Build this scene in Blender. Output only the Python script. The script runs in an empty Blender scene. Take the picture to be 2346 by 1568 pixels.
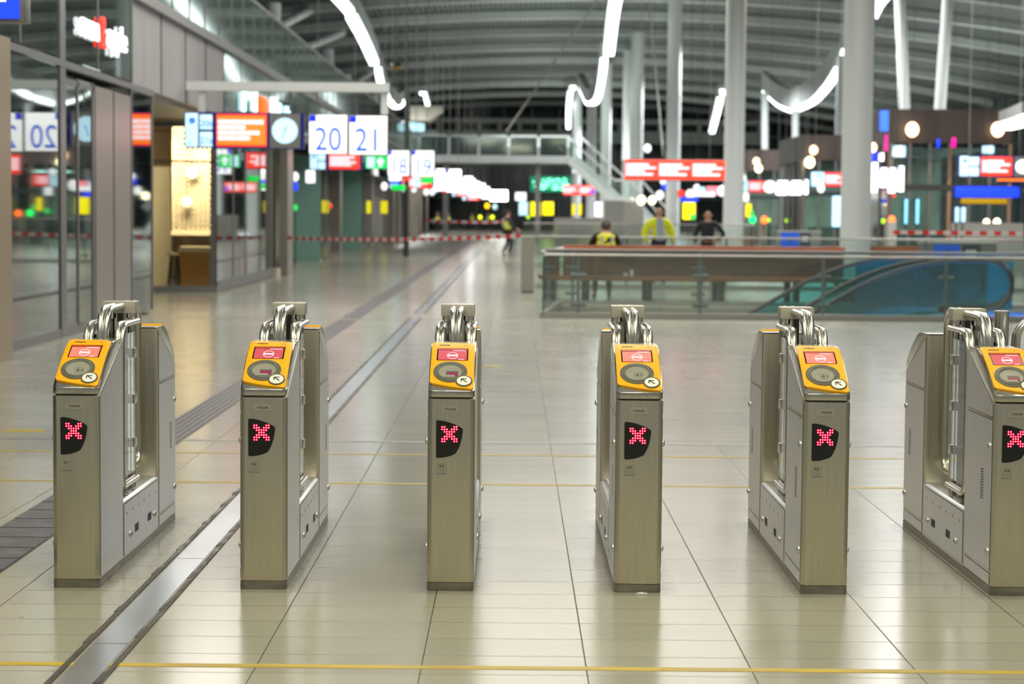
import bpy, bmesh, math, random
from mathutils import Vector, Matrix, Euler
random.seed(7)
sc = bpy.context.scene
COL = sc.collection

# ------------------------------------------------------------------ camera
F = 4561.0
CAMZ = 1.632
cd = bpy.data.cameras.new('camera'); cam = bpy.data.objects.new('camera', cd); COL.objects.link(cam)
cam.location = (0, 0, CAMZ)
R = Matrix.Rotation(math.radians(90 - 3.688), 4, 'X') @ Matrix.Rotation(math.radians(0.5), 4, 'Z')
cam.rotation_euler = R.to_euler()
cd.sensor_width = 36; cd.sensor_fit = 'HORIZONTAL'; cd.lens = F * 36 / 2346
cd.clip_start = 0.1; cd.clip_end = 800
cd.dof.use_dof = True; cd.dof.focus_distance = 9.0; cd.dof.aperture_fstop = 3.2
sc.camera = cam
R3 = R.to_3x3()
def at(px, py, Y):
    """point of the photograph at the real distance Y down the hall"""
    d = R3 @ Vector(((px - 1173) / F, -(py - 784) / F, -1))
    return Vector((0, 0, CAMZ)) + d * (Y / d.y)

# ------------------------------------------------------------------ world, exposure
sc.view_settings.view_transform = 'Standard'; sc.view_settings.look = 'None'
sc.view_settings.gamma = 1; sc.view_settings.use_curve_mapping = False
sc.view_settings.exposure = 0.10
w = bpy.data.worlds.new('night_hall'); sc.world = w; w.use_nodes = True
w.node_tree.nodes['Background'].inputs[0].default_value = (0.80, 0.84, 0.82, 1)
w.node_tree.nodes['Background'].inputs[1].default_value = 0.24
def area(loc, size, power, color=(1, 1, 1), rot=(0, 0, 0), sy=None, name='hall_light'):
    l = bpy.data.lights.new(name, 'AREA'); l.energy = power; l.color = color; l.size = size
    if sy: l.shape = 'RECTANGLE'; l.size_y = sy
    o = bpy.data.objects.new(name, l); COL.objects.link(o); o.location = loc; o.rotation_euler = rot
    return o
WARM = (1.0, 0.93, 0.68); NEUT = (1.0, 0.96, 0.90); COOL = (0.93, 0.97, 1.0)
# rows of lamps high under the roof, yellower over the gates, whiter down the hall
area((0.5, 3.0, 9.0), 3.0, 580, WARM, sy=8.0)
area((5.5, 10.0, 9.5), 3.0, 300, WARM, sy=10.0)
area((-3.6, 5.0, 9.5), 3.0, 300, WARM, sy=5.0)
area((-2.5, 30.0, 9.0), 5.0, 520, NEUT, sy=8.0)  # extra unseen light added to brighten the left mid-floor
area((1.0, 20.0, 10.0), 5.0, 480, NEUT, sy=6.0)
for yy in (34, 52, 72):
    area((6.5, yy, 10.5), 16.0, 1500, NEUT, sy=1.2)
def lamp(loc, power, color, r_=.4):
    l = bpy.data.lights.new('hall_spot', 'SPOT'); l.energy = power; l.color = color; l.spot_size = math.radians(165); l.spot_blend = .3; l.shadow_soft_size = r_
    o = bpy.data.objects.new('hall_spot', l); COL.objects.link(o); o.location = loc
for yy in (52, 76, 100, 124, 150, 178):
    k = .5 if yy < 60 else .75 if yy < 80 else 1.1; r_ = 2.0 if yy < 80 else .4
    lamp((-7.8, yy - 6, 9.6), 3600 * k, NEUT, r_); lamp((12.0, yy + 2, 10.6), 4600 * k, COOL, r_); lamp((23.0, yy, 9.0), 4200 * k, COOL, r_)
# unseen area lights added to brighten the roof from below
for yy in (80, 110, 140, 175):
    area((4, yy, 5.4), 10, 950, (0.92, 1.0, 0.97), rot=(math.pi, 0, 0), sy=14)
    area((26, yy, 5.4), 8, 700, (0.92, 1.0, 0.97), rot=(math.pi, 0, 0), sy=14)
# warm lamp over the cafe counter behind its window
area((-6.8, 41.2, 3.1), 1.0, 200, (1.0, 0.80, 0.50), rot=(math.radians(55), 0, 0), sy=.6, name='cafe_lamp')
# bluish lamps down in the escalator well
area((7.6, 33.2, -0.9), 1.6, 260, (0.20, 0.50, 1.0), rot=(math.pi, 0, 0), sy=6.0, name='escalator_lamp')

# ------------------------------------------------------------------ materials
MATS = {}
def mat(name, col, rough=0.5, metal=0.0, emit=None, es=0.0, noise=0.0, nscale=(8, 8, 8), bump=0.0, coat=0.0, spec=0.5):
    if name in MATS: return MATS[name]
    m = bpy.data.materials.new(name); m.use_nodes = True; nt = m.node_tree
    b = nt.nodes['Principled BSDF']
    b.inputs['Base Color'].default_value = (*col, 1); b.inputs['Roughness'].default_value = rough
    b.inputs['Metallic'].default_value = metal; b.inputs['Coat Weight'].default_value = coat
    b.inputs['Specular IOR Level'].default_value = spec
    if emit is not None:
        b.inputs['Emission Color'].default_value = (*emit, 1); b.inputs['Emission Strength'].default_value = es
    if noise or bump:
        g = nt.nodes.new('ShaderNodeNewGeometry'); mp = nt.nodes.new('ShaderNodeMapping'); n = nt.nodes.new('ShaderNodeTexNoise')
        mp.inputs['Scale'].default_value = nscale; n.inputs['Scale'].default_value = 1.0; n.inputs['Detail'].default_value = 4
        nt.links.new(g.outputs['Position'], mp.inputs[0]); nt.links.new(mp.outputs[0], n.inputs['Vector'])
        if noise:
            r = nt.nodes.new('ShaderNodeMapRange'); r.inputs['To Min'].default_value = 1 - noise; r.inputs['To Max'].default_value = 1 + noise
            r.inputs['From Min'].default_value = 0.3; r.inputs['From Max'].default_value = 0.7
            nt.links.new(n.outputs['Fac'], r.inputs['Value'])
            mx = nt.nodes.new('ShaderNodeVectorMath'); mx.operation = 'SCALE'; mx.inputs[0].default_value = col
            nt.links.new(r.outputs[0], mx.inputs['Scale']); nt.links.new(mx.outputs[0], b.inputs['Base Color'])
            r2 = nt.nodes.new('ShaderNodeMath'); r2.operation = 'MULTIPLY'; r2.inputs[1].default_value = rough
            nt.links.new(r.outputs[0], r2.inputs[0]); nt.links.new(r2.outputs[0], b.inputs['Roughness'])
        if bump:
            bp = nt.nodes.new('ShaderNodeBump'); bp.inputs['Strength'].default_value = bump; bp.inputs['Distance'].default_value = 0.01
            nt.links.new(n.outputs['Fac'], bp.inputs['Height']); nt.links.new(bp.outputs[0], b.inputs['Normal'])
    MATS[name] = m; return m
def glow(name, col, s):
    return mat(name, tuple(min(1, c * .8) for c in col), 0.4, emit=col, es=s)
def glass(name, tint, refl=0.10, rough=0.02, ior=1.5, gcol=(1, 1, 1)):
    if name in MATS: return MATS[name]
    m = bpy.data.materials.new(name); m.use_nodes = True; nt = m.node_tree; nt.nodes.clear()
    o = nt.nodes.new('ShaderNodeOutputMaterial'); mix = nt.nodes.new('ShaderNodeMixShader')
    t = nt.nodes.new('ShaderNodeBsdfTransparent'); t.inputs[0].default_value = (*tint, 1)
    g = nt.nodes.new('ShaderNodeBsdfGlossy'); g.inputs['Roughness'].default_value = rough; g.inputs[0].default_value = (*gcol, 1)
    fr = nt.nodes.new('ShaderNodeFresnel'); fr.inputs[0].default_value = ior
    a = nt.nodes.new('ShaderNodeMath'); a.operation = 'ADD'; a.inputs[1].default_value = refl; a.use_clamp = True
    nt.links.new(fr.outputs[0], a.inputs[0]); nt.links.new(a.outputs[0], mix.inputs[0])
    nt.links.new(t.outputs[0], mix.inputs[1]); nt.links.new(g.outputs[0], mix.inputs[2]); nt.links.new(mix.outputs[0], o.inputs[0])
    MATS[name] = m; return m

STEEL = mat('brushed_steel', (0.64, 0.60, 0.48), 0.34, 1.0, noise=0.05, nscale=(150, 150, 5), bump=0.02)  # front tone: olive cast of the reflected floor put into the colour
STEELH = mat('steel_side', (0.76, 0.76, 0.77), 0.40, 1.0, noise=0.05, nscale=(20, 100, 6), bump=0.02)  # side copy: paler bluish reflection put into the colour
CHROME = mat('polished_tube', (0.74, 0.72, 0.65), 0.27, 1.0)
SEAM = mat('dark_seam', (0.02, 0.02, 0.018), 0.6)
PLINTH = mat('scuffed_plinth', (0.30, 0.28, 0.23), 0.45, 0.9, noise=0.2, nscale=(9, 9, 30))
YEL = mat('yellow_plastic', (1.0, 0.49, 0.0), 0.45, noise=0.03, nscale=(40, 40, 40))
RINGM = mat('grey_plastic_ring', (0.13, 0.13, 0.10), 0.42)
DISH = mat('pale_grey_dish', (0.33, 0.33, 0.27), 0.45)
BTN = mat('white_button', (0.88, 0.90, 0.82), 0.4)
BLACK = mat('black_gloss', (0.008, 0.007, 0.007), 0.15)
INK = mat('black_ink', (0.01, 0.01, 0.01), 0.5)
STICK = mat('clear_sticker', (0.36, 0.35, 0.28), 0.5, 0.5)
PLATEM = mat('brand_plate', (0.50, 0.48, 0.40), 0.45, 0.8)
LED = glow('red_led', (1.0, 0.0, 0.035), 3.2)
LEDC = glow('led_core', (1.0, 0.55, 0.55), 5.0)
SCR_A = glow('lit_red_screen', (1.0, 0.16, 0.12), 0.95)
SCR_B = glow('dim_red_screen', (0.52, 0.07, 0.09), 0.62)
SCR_D = glow('screen_shade', (0.45, 0.05, 0.01), 0.5)
SCR_W = glow('screen_white', (0.85, 0.85, 1.0), 1.1)
PINK = glow('dark_pink_display', (0.22, 0.012, 0.07), 0.6)
GLS = glass('clear_glass', (0.90, 0.96, 0.92), 0.03)
GLSE = mat('glass_edge', (0.03, 0.16, 0.12), 0.15)
SHOPG = glass('shop_glass', (0.38, 0.47, 0.46), 0.16, 0.025, gcol=(0.95, 1.0, 0.98))
TEALG = glass('teal_glass', (0.24, 0.42, 0.38), 0.12, 0.05, gcol=(0.9, 1, 0.97))
BALG = glass('balustrade_glass', (0.90, 0.95, 0.93), 0.03, 0.03)
GREENG = mat('green_panel_glass', (0.24, 0.42, 0.34), 0.15, spec=0.7)
BRONZE = mat('bronze_cladding', (0.30, 0.265, 0.23), 0.34, 0.5, noise=0.05, nscale=(3, 3, 1))
MULL = mat('grey_mullion', (0.23, 0.23, 0.23), 0.35, 0.7)
FASC = mat('grey_fascia_panel', (0.31, 0.30, 0.30), 0.5, 0.2, noise=0.10, nscale=(1, 2.5, .3))
WHITEP = mat('white_paint', (0.72, 0.76, 0.76), 0.45)
WHITEB = mat('white_beam', (0.66, 0.69, 0.68), 0.5)
GREYB = mat('grey_beam', (0.42, 0.45, 0.43), 0.55)
RIBM = mat('ribbon_fascia', (0.42, 0.44, 0.43), 0.5)
LIGHT = glow('white_tube_light', (0.93, 1.0, 0.97), 4.0)
SIGNW = glow('white_lightbox', (1.0, 1.0, 1.0), 1.1)
SIGNS = glow('strong_lightbox', (1.0, 1.0, 1.0), 2.6); SIGNX = glow('far_lightbox', (1.0, 0.98, 0.92), 9.0)
HEADM = mat('head_steel', (0.60, 0.58, 0.50), 0.20, 1.0, noise=0.08, nscale=(60, 60, 60)); HBLK = mat('header_metal', (0.52, 0.50, 0.43), 0.45, 0.35)
SIGNB = glow('blue_tab', (0.0, 0.02, 0.62), 1.0)
DIGIT = glow('blue_digits', (0.0, 0.11, 0.72), .8)
PALEB = glow('pale_blue_screen', (0.52, 0.80, 0.92), 1.05)
REDP = glow('red_notice', (1.0, 0.045, 0.018), 1.1)
REDP2 = glow('orange_notice', (1.0, 0.19, 0.02), 1.2)
PINKW = glow('pinkish_text', (1.0, 0.74, 0.80), 1.1)
NAVY = mat('navy_housing', (0.005, 0.007, 0.10), 0.35, emit=(0, 0.005, 0.12), es=0.5)
GREEN = glow('exit_green', (0.0, 0.62, 0.08), 1.2)
BLUEL = glow('blue_lightbox', (0.01, 0.05, 0.95), 1.3)
YELL = glow('yellow_lightbox', (1.0, 0.85, 0.0), 1.25)
WARML = glow('warm_lamp', (1.0, 0.62, 0.38), 4.0)
WARML2 = glow('cream_lamp', (1.0, 0.88, 0.55), 4.0)
MAG = glow('magenta_light', (0.9, 0.0, 0.35), 1.3)
CYAN = glow('cyan_tube', (0.22, 0.68, 0.95), 1.5)
BROWNB = mat('brown_fascia', (0.075, 0.058, 0.050), 0.4, noise=0.25, nscale=(.8, .8, .2))
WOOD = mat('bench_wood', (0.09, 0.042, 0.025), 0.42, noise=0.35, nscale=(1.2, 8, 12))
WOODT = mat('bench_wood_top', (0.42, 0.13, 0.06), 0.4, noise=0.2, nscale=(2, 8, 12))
DARKM = mat('dark_metal', (0.045, 0.055, 0.055), 0.4, 0.4)
GREYM = mat('grey_metal', (0.26, 0.26, 0.25), 0.42, 0.5)
RAILM = mat('steel_handrail', (0.46, 0.45, 0.42), 0.36, 1.0)
RUBBER = mat('black_handrail', (0.02, 0.022, 0.022), 0.35)
CARD = mat('brown_counter', (0.52, 0.26, 0.07), 0.5, noise=0.15, nscale=(5, 5, 14))
CREAM = mat('cream_screen', (0.85, 0.74, 0.56), 0.5)
TAN = mat('tan_wall', (0.40, 0.29, 0.19), 0.6, noise=0.15, nscale=(6, 6, 1))
SKIN = mat('skin', (0.50, 0.26, 0.19), 0.55); HAIRG = mat('grey_hair', (0.09, 0.08, 0.075), 0.7); HAIRD = mat('dark_hair', (0.02, 0.016, 0.013), 0.6)
HIVIS = mat('hi_vis_yellow', (0.68, 0.70, 0.01), 0.6, noise=0.12, nscale=(9, 9, 9), emit=(0.5, 0.55, 0.0), es=0.0)
REFL = mat('grey_reflective_tape', (0.45, 0.45, 0.42), 0.4); BLKC = mat('black_cloth', (0.012, 0.014, 0.018), 0.75, noise=0.2, nscale=(12, 12, 12))
SHIRT = mat('pale_blue_shirt', (0.30, 0.38, 0.50), 0.7); SHOE = mat('black_shoe', (0.01, 0.01, 0.01), 0.35)
BLUEB = mat('blue_panel', (0.01, 0.10, 0.60), 0.4, emit=(0.0, 0.08, 0.6), es=0.25)
TRED = mat('tape_red', (0.75, 0.03, 0.03), 0.5); TWHT = mat('tape_white', (0.75, 0.74, 0.72), 0.5)
LINEY = mat('yellow_line_paint', (0.50, 0.36, 0.02), 0.5, noise=0.25, nscale=(3, 20, 1))

# ------------------------------------------------------------------ mesh builder
class MB:
    def __init__(s): s.v = []; s.f = []
    def add(s, vs, fs):
        o = len(s.v); s.v += [tuple(v) for v in vs]; s.f += [tuple(i + o for i in f) for f in fs]; return s
    def box(s, x0, x1, y0, y1, z0, z1):
        return s.add([(x, y, z) for x in (x0, x1) for y in (y0, y1) for z in (z0, z1)],
                     [(0, 1, 3, 2), (4, 6, 7, 5), (0, 4, 5, 1), (2, 3, 7, 6), (0, 2, 6, 4), (1, 5, 7, 3)])
    def quad(s, *p): return s.add(p, [tuple(range(len(p)))])
    def tube(s, pts, r, n=10, cap=True, flat=1.0):
        pts = [Vector(p) for p in pts]; N = len(pts); rings = []
        rr = r if isinstance(r, (list, tuple)) else [r] * N
        t0 = (pts[1] - pts[0]).normalized()
        ref = Vector((0, 0, 1)) if abs(t0.z) < 0.9 else Vector((1, 0, 0))
        a = t0.cross(ref).normalized()
        for i, p in enumerate(pts):
            t = (pts[min(i + 1, N - 1)] - pts[max(i - 1, 0)]).normalized()
            a = (a - t * a.dot(t)).normalized(); b = t.cross(a)
            rings.append([p + a * (rr[i] * math.cos(2 * math.pi * k / n)) + b * (rr[i] * flat * math.sin(2 * math.pi * k / n)) for k in range(n)])
        vs = [v for rg in rings for v in rg]; fs = []
        for i in range(N - 1):
            for k in range(n):
                fs.append((i * n + k, i * n + (k + 1) % n, (i + 1) * n + (k + 1) % n, (i + 1) * n + k))
        if cap: fs.append(tuple(range(n))[::-1]); fs.append(tuple((N - 1) * n + k for k in range(n)))
        return s.add(vs, fs)
    def loft(s, secs):
        n = len(secs[0]); vs = [v for q in secs for v in q]; fs = []
        for i in range(len(secs) - 1):
            for k in range(n): fs.append((i * n + k, i * n + (k + 1) % n, (i + 1) * n + (k + 1) % n, (i + 1) * n + k))
        fs.append(tuple(range(n))); fs.append(tuple((len(secs) - 1) * n + k for k in range(n)))
        return s.add(vs, fs)
    def sphere(s, c, r, n=10, m=6, sz=1.0, sy=1.0):
        vs = [(c[0], c[1], c[2] + r * sz)]
        for i in range(1, m):
            a = math.pi * i / m
            vs += [(c[0] + r * math.sin(a) * math.cos(2 * math.pi * k / n), c[1] + r * sy * math.sin(a) * math.sin(2 * math.pi * k / n), c[2] + r * sz * math.cos(a)) for k in range(n)]
        vs.append((c[0], c[1], c[2] - r * sz)); fs = []
        for k in range(n): fs.append((0, 1 + k, 1 + (k + 1) % n)); fs.append((len(vs) - 1, 1 + (m - 2) * n + (k + 1) % n, 1 + (m - 2) * n + k))
        for i in range(m - 2):
            for k in range(n):
                a = 1 + i * n; fs.append((a + k, a + n + k, a + n + (k + 1) % n, a + (k + 1) % n))
        return s.add(vs, fs)
    def build(s, name, m, parent=None, smooth=False, bev=0.0, label=None):
        bm = bmesh.new(); vs = [bm.verts.new(v) for v in s.v]
        for f in s.f:
            try: bm.faces.new([vs[i] for i in f])
            except ValueError: pass
        bmesh.ops.recalc_face_normals(bm, faces=bm.faces)
        if bev:
            bmesh.ops.bevel(bm, geom=[e for e in bm.edges if len(e.link_faces) == 2 and e.calc_face_angle(0) > 0.6], offset=bev, segments=2, profile=0.6, affect='EDGES')
        me = bpy.data.meshes.new(name); bm.to_mesh(me); bm.free()
        if smooth or bev:
            for p in me.polygons: p.use_smooth = True
            if not smooth or smooth == 'auto':
                me.set_sharp_from_angle(angle=math.radians(40))
        me.materials.append(m)
        o = bpy.data.objects.new(name, me); COL.objects.link(o)
        if parent: o.parent = parent
        if label: o['label'] = label
        return o
def box(x0, x1, y0, y1, z0, z1, name, m, parent=None, bev=0.0, label=None):
    return MB().box(x0, x1, y0, y1, z0, z1).build(name, m, parent, bev=bev, label=label)
def empty(name, loc=(0, 0, 0), rz=0):
    o = bpy.data.objects.new(name, None); COL.objects.link(o); o.location = loc; o.rotation_euler = (0, 0, rz); o.empty_display_size = 0.1; return o
def tag(o, label=None, cat=None, group=None, kind=None):
    if label: o['label'] = label
    if cat: o['category'] = cat
    if group: o['group'] = group
    if kind: o['kind'] = kind
    return o
def struct(o, label=None): return tag(o, label, None, None, 'structure')
def text(s, size, m, name, parent, loc, rot=(math.pi / 2, 0, 0), ext=0.001, align='CENTER', sx=1.0, off=0.0):
    c = bpy.data.curves.new(name, 'FONT'); c.body = s; c.size = size; c.extrude = ext; c.align_x = align; c.align_y = 'CENTER'; c.offset = off
    t = bpy.data.objects.new('tmp', c); COL.objects.link(t)
    me = bpy.data.meshes.new_from_object(t.evaluated_get(bpy.context.evaluated_depsgraph_get()))
    bpy.data.objects.remove(t); bpy.data.curves.remove(c)
    me.materials.clear(); me.materials.append(m)
    o = bpy.data.objects.new(name, me); COL.objects.link(o); o.parent = parent; o.location = loc; o.rotation_euler = rot; o.scale = (sx, 1, 1)
    return o

# ------------------------------------------------------------------ floor
def floor_material():
    m = bpy.data.materials.new('stone_tile_floor'); m.use_nodes = True; nt = m.node_tree; L = nt.links.new
    b = nt.nodes['Principled BSDF']; g = nt.nodes.new('ShaderNodeNewGeometry'); sp = nt.nodes.new('ShaderNodeSeparateXYZ'); L(g.outputs['Position'], sp.inputs[0])
    def M(op, a, bb=None, c=None):
        n = nt.nodes.new('ShaderNodeMath'); n.operation = op
        for i, x in enumerate((a, bb, c)):
            if x is None: continue
            if isinstance(x, (int, float)): n.inputs[i].default_value = x
            else: L(x, n.inputs[i])
        return n.outputs[0]
    TX, TY = 0.594, 0.30
    u = M('DIVIDE', M('ADD', sp.outputs['X'], 0.316 + 0.594 * 200), TX); v = M('DIVIDE', M('ADD', sp.outputs['Y'], 60.0 - 0.065), TY)
    fu = M('FRACT', u); fv = M('FRACT', v)
    du = M('MULTIPLY', M('MINIMUM', fu, M('SUBTRACT', 1.0, fu)), TX); dv = M('MULTIPLY', M('MINIMUM', fv, M('SUBTRACT', 1.0, fv)), TY)
    ju = M('SUBTRACT', 1.0, M('MINIMUM', 1.0, M('DIVIDE', du, 0.004))); jv = M('SUBTRACT', 1.0, M('MINIMUM', 1.0, M('DIVIDE', dv, 0.0055)))
    joint = M('MINIMUM', 1.0, M('ADD', M('MULTIPLY', ju, 1.25), M('MULTIPLY', jv, 0.85)))
    # each tile its own tone
    cb = nt.nodes.new('ShaderNodeCombineXYZ'); L(M('FLOOR', u), cb.inputs[0]); L(M('FLOOR', v), cb.inputs[1])
    wn = nt.nodes.new('ShaderNodeTexWhiteNoise'); wn.noise_dimensions = '2D'; L(cb.outputs[0], wn.inputs['Vector'])
    n1 = nt.nodes.new('ShaderNodeTexNoise'); n1.inputs['Scale'].default_value = 0.9; n1.inputs['Detail'].default_value = 6; n1.inputs['Roughness'].default_value = 0.6
    L(g.outputs['Position'], n1.inputs['Vector'])
    n2 = nt.nodes.new('ShaderNodeTexNoise'); n2.inputs['Scale'].default_value = 26; n2.inputs['Detail'].default_value = 3; L(g.outputs['Position'], n2.inputs['Vector'])
    # dark scuffs and chewing-gum specks
    vo = nt.nodes.new('ShaderNodeTexVoronoi'); vo.inputs['Scale'].default_value = 2.6; L(g.outputs['Position'], vo.inputs['Vector'])
    vs = nt.nodes.new('ShaderNodeSeparateXYZ'); L(vo.outputs['Color'], vs.inputs[0])
    speck = M('MULTIPLY', M('LESS_THAN', vo.outputs['Distance'], 0.028), M('GREATER_THAN', vs.outputs[0], 0.55))
    tone = M('ADD', 0.90, M('ADD', M('MULTIPLY', wn.outputs['Value'], 0.10), M('MULTIPLY', n1.outputs['Fac'], 0.20)))
    tone = M('SUBTRACT', tone, M('MULTIPLY', n2.outputs['Fac'], 0.08))
    tone = M('MULTIPLY', tone, M('SUBTRACT', 1.0, M('MULTIPLY', joint, 0.85)))
    tone = M('MULTIPLY', tone, M('SUBTRACT', 1.0, M('MULTIPLY', speck, 0.55)))
    # darker mottled tone along the feet of the gates
    def foot_tone(x0):
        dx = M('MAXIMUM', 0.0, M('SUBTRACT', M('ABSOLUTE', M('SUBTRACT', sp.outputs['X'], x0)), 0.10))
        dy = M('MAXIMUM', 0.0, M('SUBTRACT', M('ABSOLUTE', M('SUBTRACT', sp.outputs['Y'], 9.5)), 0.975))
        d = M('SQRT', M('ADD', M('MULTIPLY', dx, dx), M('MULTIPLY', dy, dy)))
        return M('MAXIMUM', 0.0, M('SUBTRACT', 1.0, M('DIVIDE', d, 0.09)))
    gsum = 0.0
    for x0 in GX: gsum = M('ADD', foot_tone(x0), gsum)
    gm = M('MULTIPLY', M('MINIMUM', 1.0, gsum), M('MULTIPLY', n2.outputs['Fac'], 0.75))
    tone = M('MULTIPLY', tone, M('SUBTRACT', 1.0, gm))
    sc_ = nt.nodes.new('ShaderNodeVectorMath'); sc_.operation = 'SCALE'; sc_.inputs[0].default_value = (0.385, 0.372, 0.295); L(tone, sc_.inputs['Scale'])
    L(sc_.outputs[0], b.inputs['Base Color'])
    r = M('ADD', 0.15, M('ADD', M('MULTIPLY', n1.outputs['Fac'], 0.07), M('MULTIPLY', joint, 0.3))); L(r, b.inputs['Roughness'])
    L(M('MULTIPLY', 0.55, M('SUBTRACT', 1.0, joint)), b.inputs['Specular IOR Level'])
    bp = nt.nodes.new('ShaderNodeBump'); bp.inputs['Strength'].default_value = 0.15; bp.inputs['Distance'].default_value = 0.001; bp.invert = True
    L(joint, bp.inputs['Height']); L(bp.outputs[0], b.inputs['Normal'])
    return m
GFRONT = 8.525
GX = [at(p, y, GFRONT).x for p, y in ((175, 1357), (603, 1361), (1031, 1366), (1460, 1370), (1887, 1373), (2321, 1377))]
HX0, HX1, HY0, HY1 = 0.65, 16.0, 31.6, 35.3         # opening in the floor for the escalators
fb = MB()
xs = [-30, HX0, HX1, 70]; ys = [-20, HY0, HY1, 222]
for i in range(3):
    for j in range(3):
        if i == 1 and j == 1: continue
        fb.quad((xs[i], ys[j], 0), (xs[i + 1], ys[j], 0), (xs[i + 1], ys[j + 1], 0), (xs[i], ys[j + 1], 0))
# slab edges round the opening
for (a, b_) in (((HX0, HY0), (HX1, HY0)), ((HX1, HY0), (HX1, HY1)), ((HX1, HY1), (HX0, HY1)), ((HX0, HY1), (HX0, HY0))):
    fb.quad((a[0], a[1], 0), (b_[0], b_[1], 0), (b_[0], b_[1], -0.7), (a[0], a[1], -0.7))
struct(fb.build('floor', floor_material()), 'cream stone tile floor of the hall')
struct(box(HX0 - 2, HX1 + 6, HY0 - 6, HY1 + 6, -6.2, -6.0, 'floor_lower', mat('lower_floor', (0.3, 0.3, 0.28), 0.4)), 'lower level floor seen down the escalator opening')

def strip(x0, x1, y0, y1, h, name, m, label): return struct(box(x0, x1, y0, y1, 0.0, h, name, m), label)
strip(-30, 30, 7.045, 7.098, 0.0015, 'trim_1', LINEY, 'nearest yellow floor line before the gates')
strip(-30, 30, 11.90, 11.95, 0.0015, 'trim_2', LINEY, 'yellow floor line just behind the gates')
strip(-30, 30, 13.36, 13.41, 0.0015, 'trim_3', LINEY, 'second yellow floor line behind the gates')
strip(-30, 30, 14.08, 14.17, 0.0015, 'trim_4', GREYM, 'grey metal expansion joint across the floor')
strip(-5.7, 0.6, 30.35, 30.45, 0.0015, 'trim_5', GREYM, 'grey joint across the floor near the shops')
strip(-0.30, -0.12, 21.2, 21.4, 0.0015, 'trim_6', LINEY, 'short faded yellow floor mark')
strip(-3.75, -3.45, 14.55, 14.72, 0.0015, 'trim_7', LINEY, 'worn yellow floor mark left of the gates')
GB = mat('dark_guidance_tile', (0.085, 0.082, 0.088), 0.45, noise=0.3, nscale=(7, 7, 7), bump=0.3)
gb = MB().box(-2.62, -2.29, 2, 12.0, 0.0, 0.004)
for k in range(34): gb.box(-2.615, -2.295, 2.02 + k * .3, 2.30 + k * .3, 0.004, 0.0065)
struct(gb.build('trim_8', GB), 'dark grey smooth guidance tiles in the floor')
gb = MB().box(-2.64, -2.34, 12.3, 30.2, 0.0, 0.003).box(-2.64, -2.34, 30.7, 205, 0.0, 0.003)
for k in range(6):
    x = -2.625 + k * 0.049
    gb.box(x, x + 0.026, 12.35, 30.15, 0.003, 0.008).box(x, x + 0.026, 30.75, 205, 0.003, 0.008)
struct(gb.build('trim_9', mat('ribbed_guidance_tile', (0.15, 0.135, 0.135), 0.5)), 'ribbed guidance strip for canes running down the hall')
STRIPM = mat('drain_plate_steel', (0.50, 0.54, 0.58), 0.24, 0.75, noise=0.10, nscale=(4, 1.2, 4), bump=0.03)
sb = MB(); se = MB()
for y0, y1 in ((3.0, 7.4), (7.41, 9.25), (9.26, 13.0), (13.01, 30.8), (32.4, 120)):
    sb.box(-1.565, -1.435, y0, y1, 0.0, 0.004)
for x in (-1.60, -1.425):
    se.box(x, x + 0.022, 3.0, 30.8, 0.0, 0.006).box(x, x + 0.022, 32.4, 120, 0.0, 0.006)
    for k in range(40):
        y = 3.2 + k * 0.68 + random.random() * 0.3
        se.box(x - 0.006, x + 0.012, y, y + 0.08 + 0.1 * random.random(), 0.0, 0.007)
plate = struct(sb.build('trim_10', STRIPM), 'polished steel channel cover let into the floor')
se.build('trim_frame', mat('channel_edge', (0.10, 0.09, 0.075), 0.5, 0.6, noise=0.5, nscale=(30, 6, 30)), plate)
# ------------------------------------------------------------------ ticket gates
GL = 1.945
PROF = [(0.0, 0.869), (0.07, 0.916), (0.138, 0.9585), (0.195, 0.991), (0.247, 1.0175), (0.285, 1.033), (0.32, 1.0435), (0.36, 1.0485), (0.42, 1.050), (0.50, 1.050)]
ARC = [0.0]
for i in range(1, len(PROF)): ARC.append(ARC[-1] + math.hypot(PROF[i][0] - PROF[i - 1][0], PROF[i][1] - PROF[i - 1][1]))
def prof(s, h=0.0):
    s = max(0.0, min(ARC[-1], s)); i = 0
    while i < len(ARC) - 2 and s > ARC[i + 1]: i += 1
    def tan(j):
        a = PROF[max(0, j - 1)]; b = PROF[min(len(PROF) - 1, j + 1)]; v = Vector((b[0] - a[0], b[1] - a[1])); return v.normalized()
    f = (s - ARC[i]) / (ARC[i + 1] - ARC[i]); t = (tan(i) * (1 - f) + tan(i + 1) * f).normalized()
    d = PROF[i][0] * (1 - f) + PROF[i + 1][0] * f; z = PROF[i][1] * (1 - f) + PROF[i + 1][1] * f
    return d - t.y * h, z + t.x * h
def s_of_d(d):
    i = 0
    while i < len(PROF) - 2 and d > PROF[i + 1][0]: i += 1
    return ARC[i] + (ARC[i + 1] - ARC[i]) * (d - PROF[i][0]) / (PROF[i + 1][0] - PROF[i][0])
class Face:
    """maps (u across, s up the sloping face, h above it) to the gate's own space"""
    def __init__(s, rear): s.r = rear
    def __call__(s, u, v, h=0.0):
        d, z = prof(v, h)
        return Vector((-u, GL - d, z)) if s.r else Vector((u, d, z))
def fslab(fp, outline, h0, h1, nu=10, ns=14):
    """solid following the face: outline(s)->(umin,umax), over s0..s1"""
    s0, s1, fn = outline; mb = MB(); vt = []; vb = []
    for j in range(ns + 1):
        s = s0 + (s1 - s0) * j / ns; a, b = fn(j / ns)
        for i in range(nu + 1):
            u = a + (b - a) * i / nu
            vt.append((u, s)); 
    return vt
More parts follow.
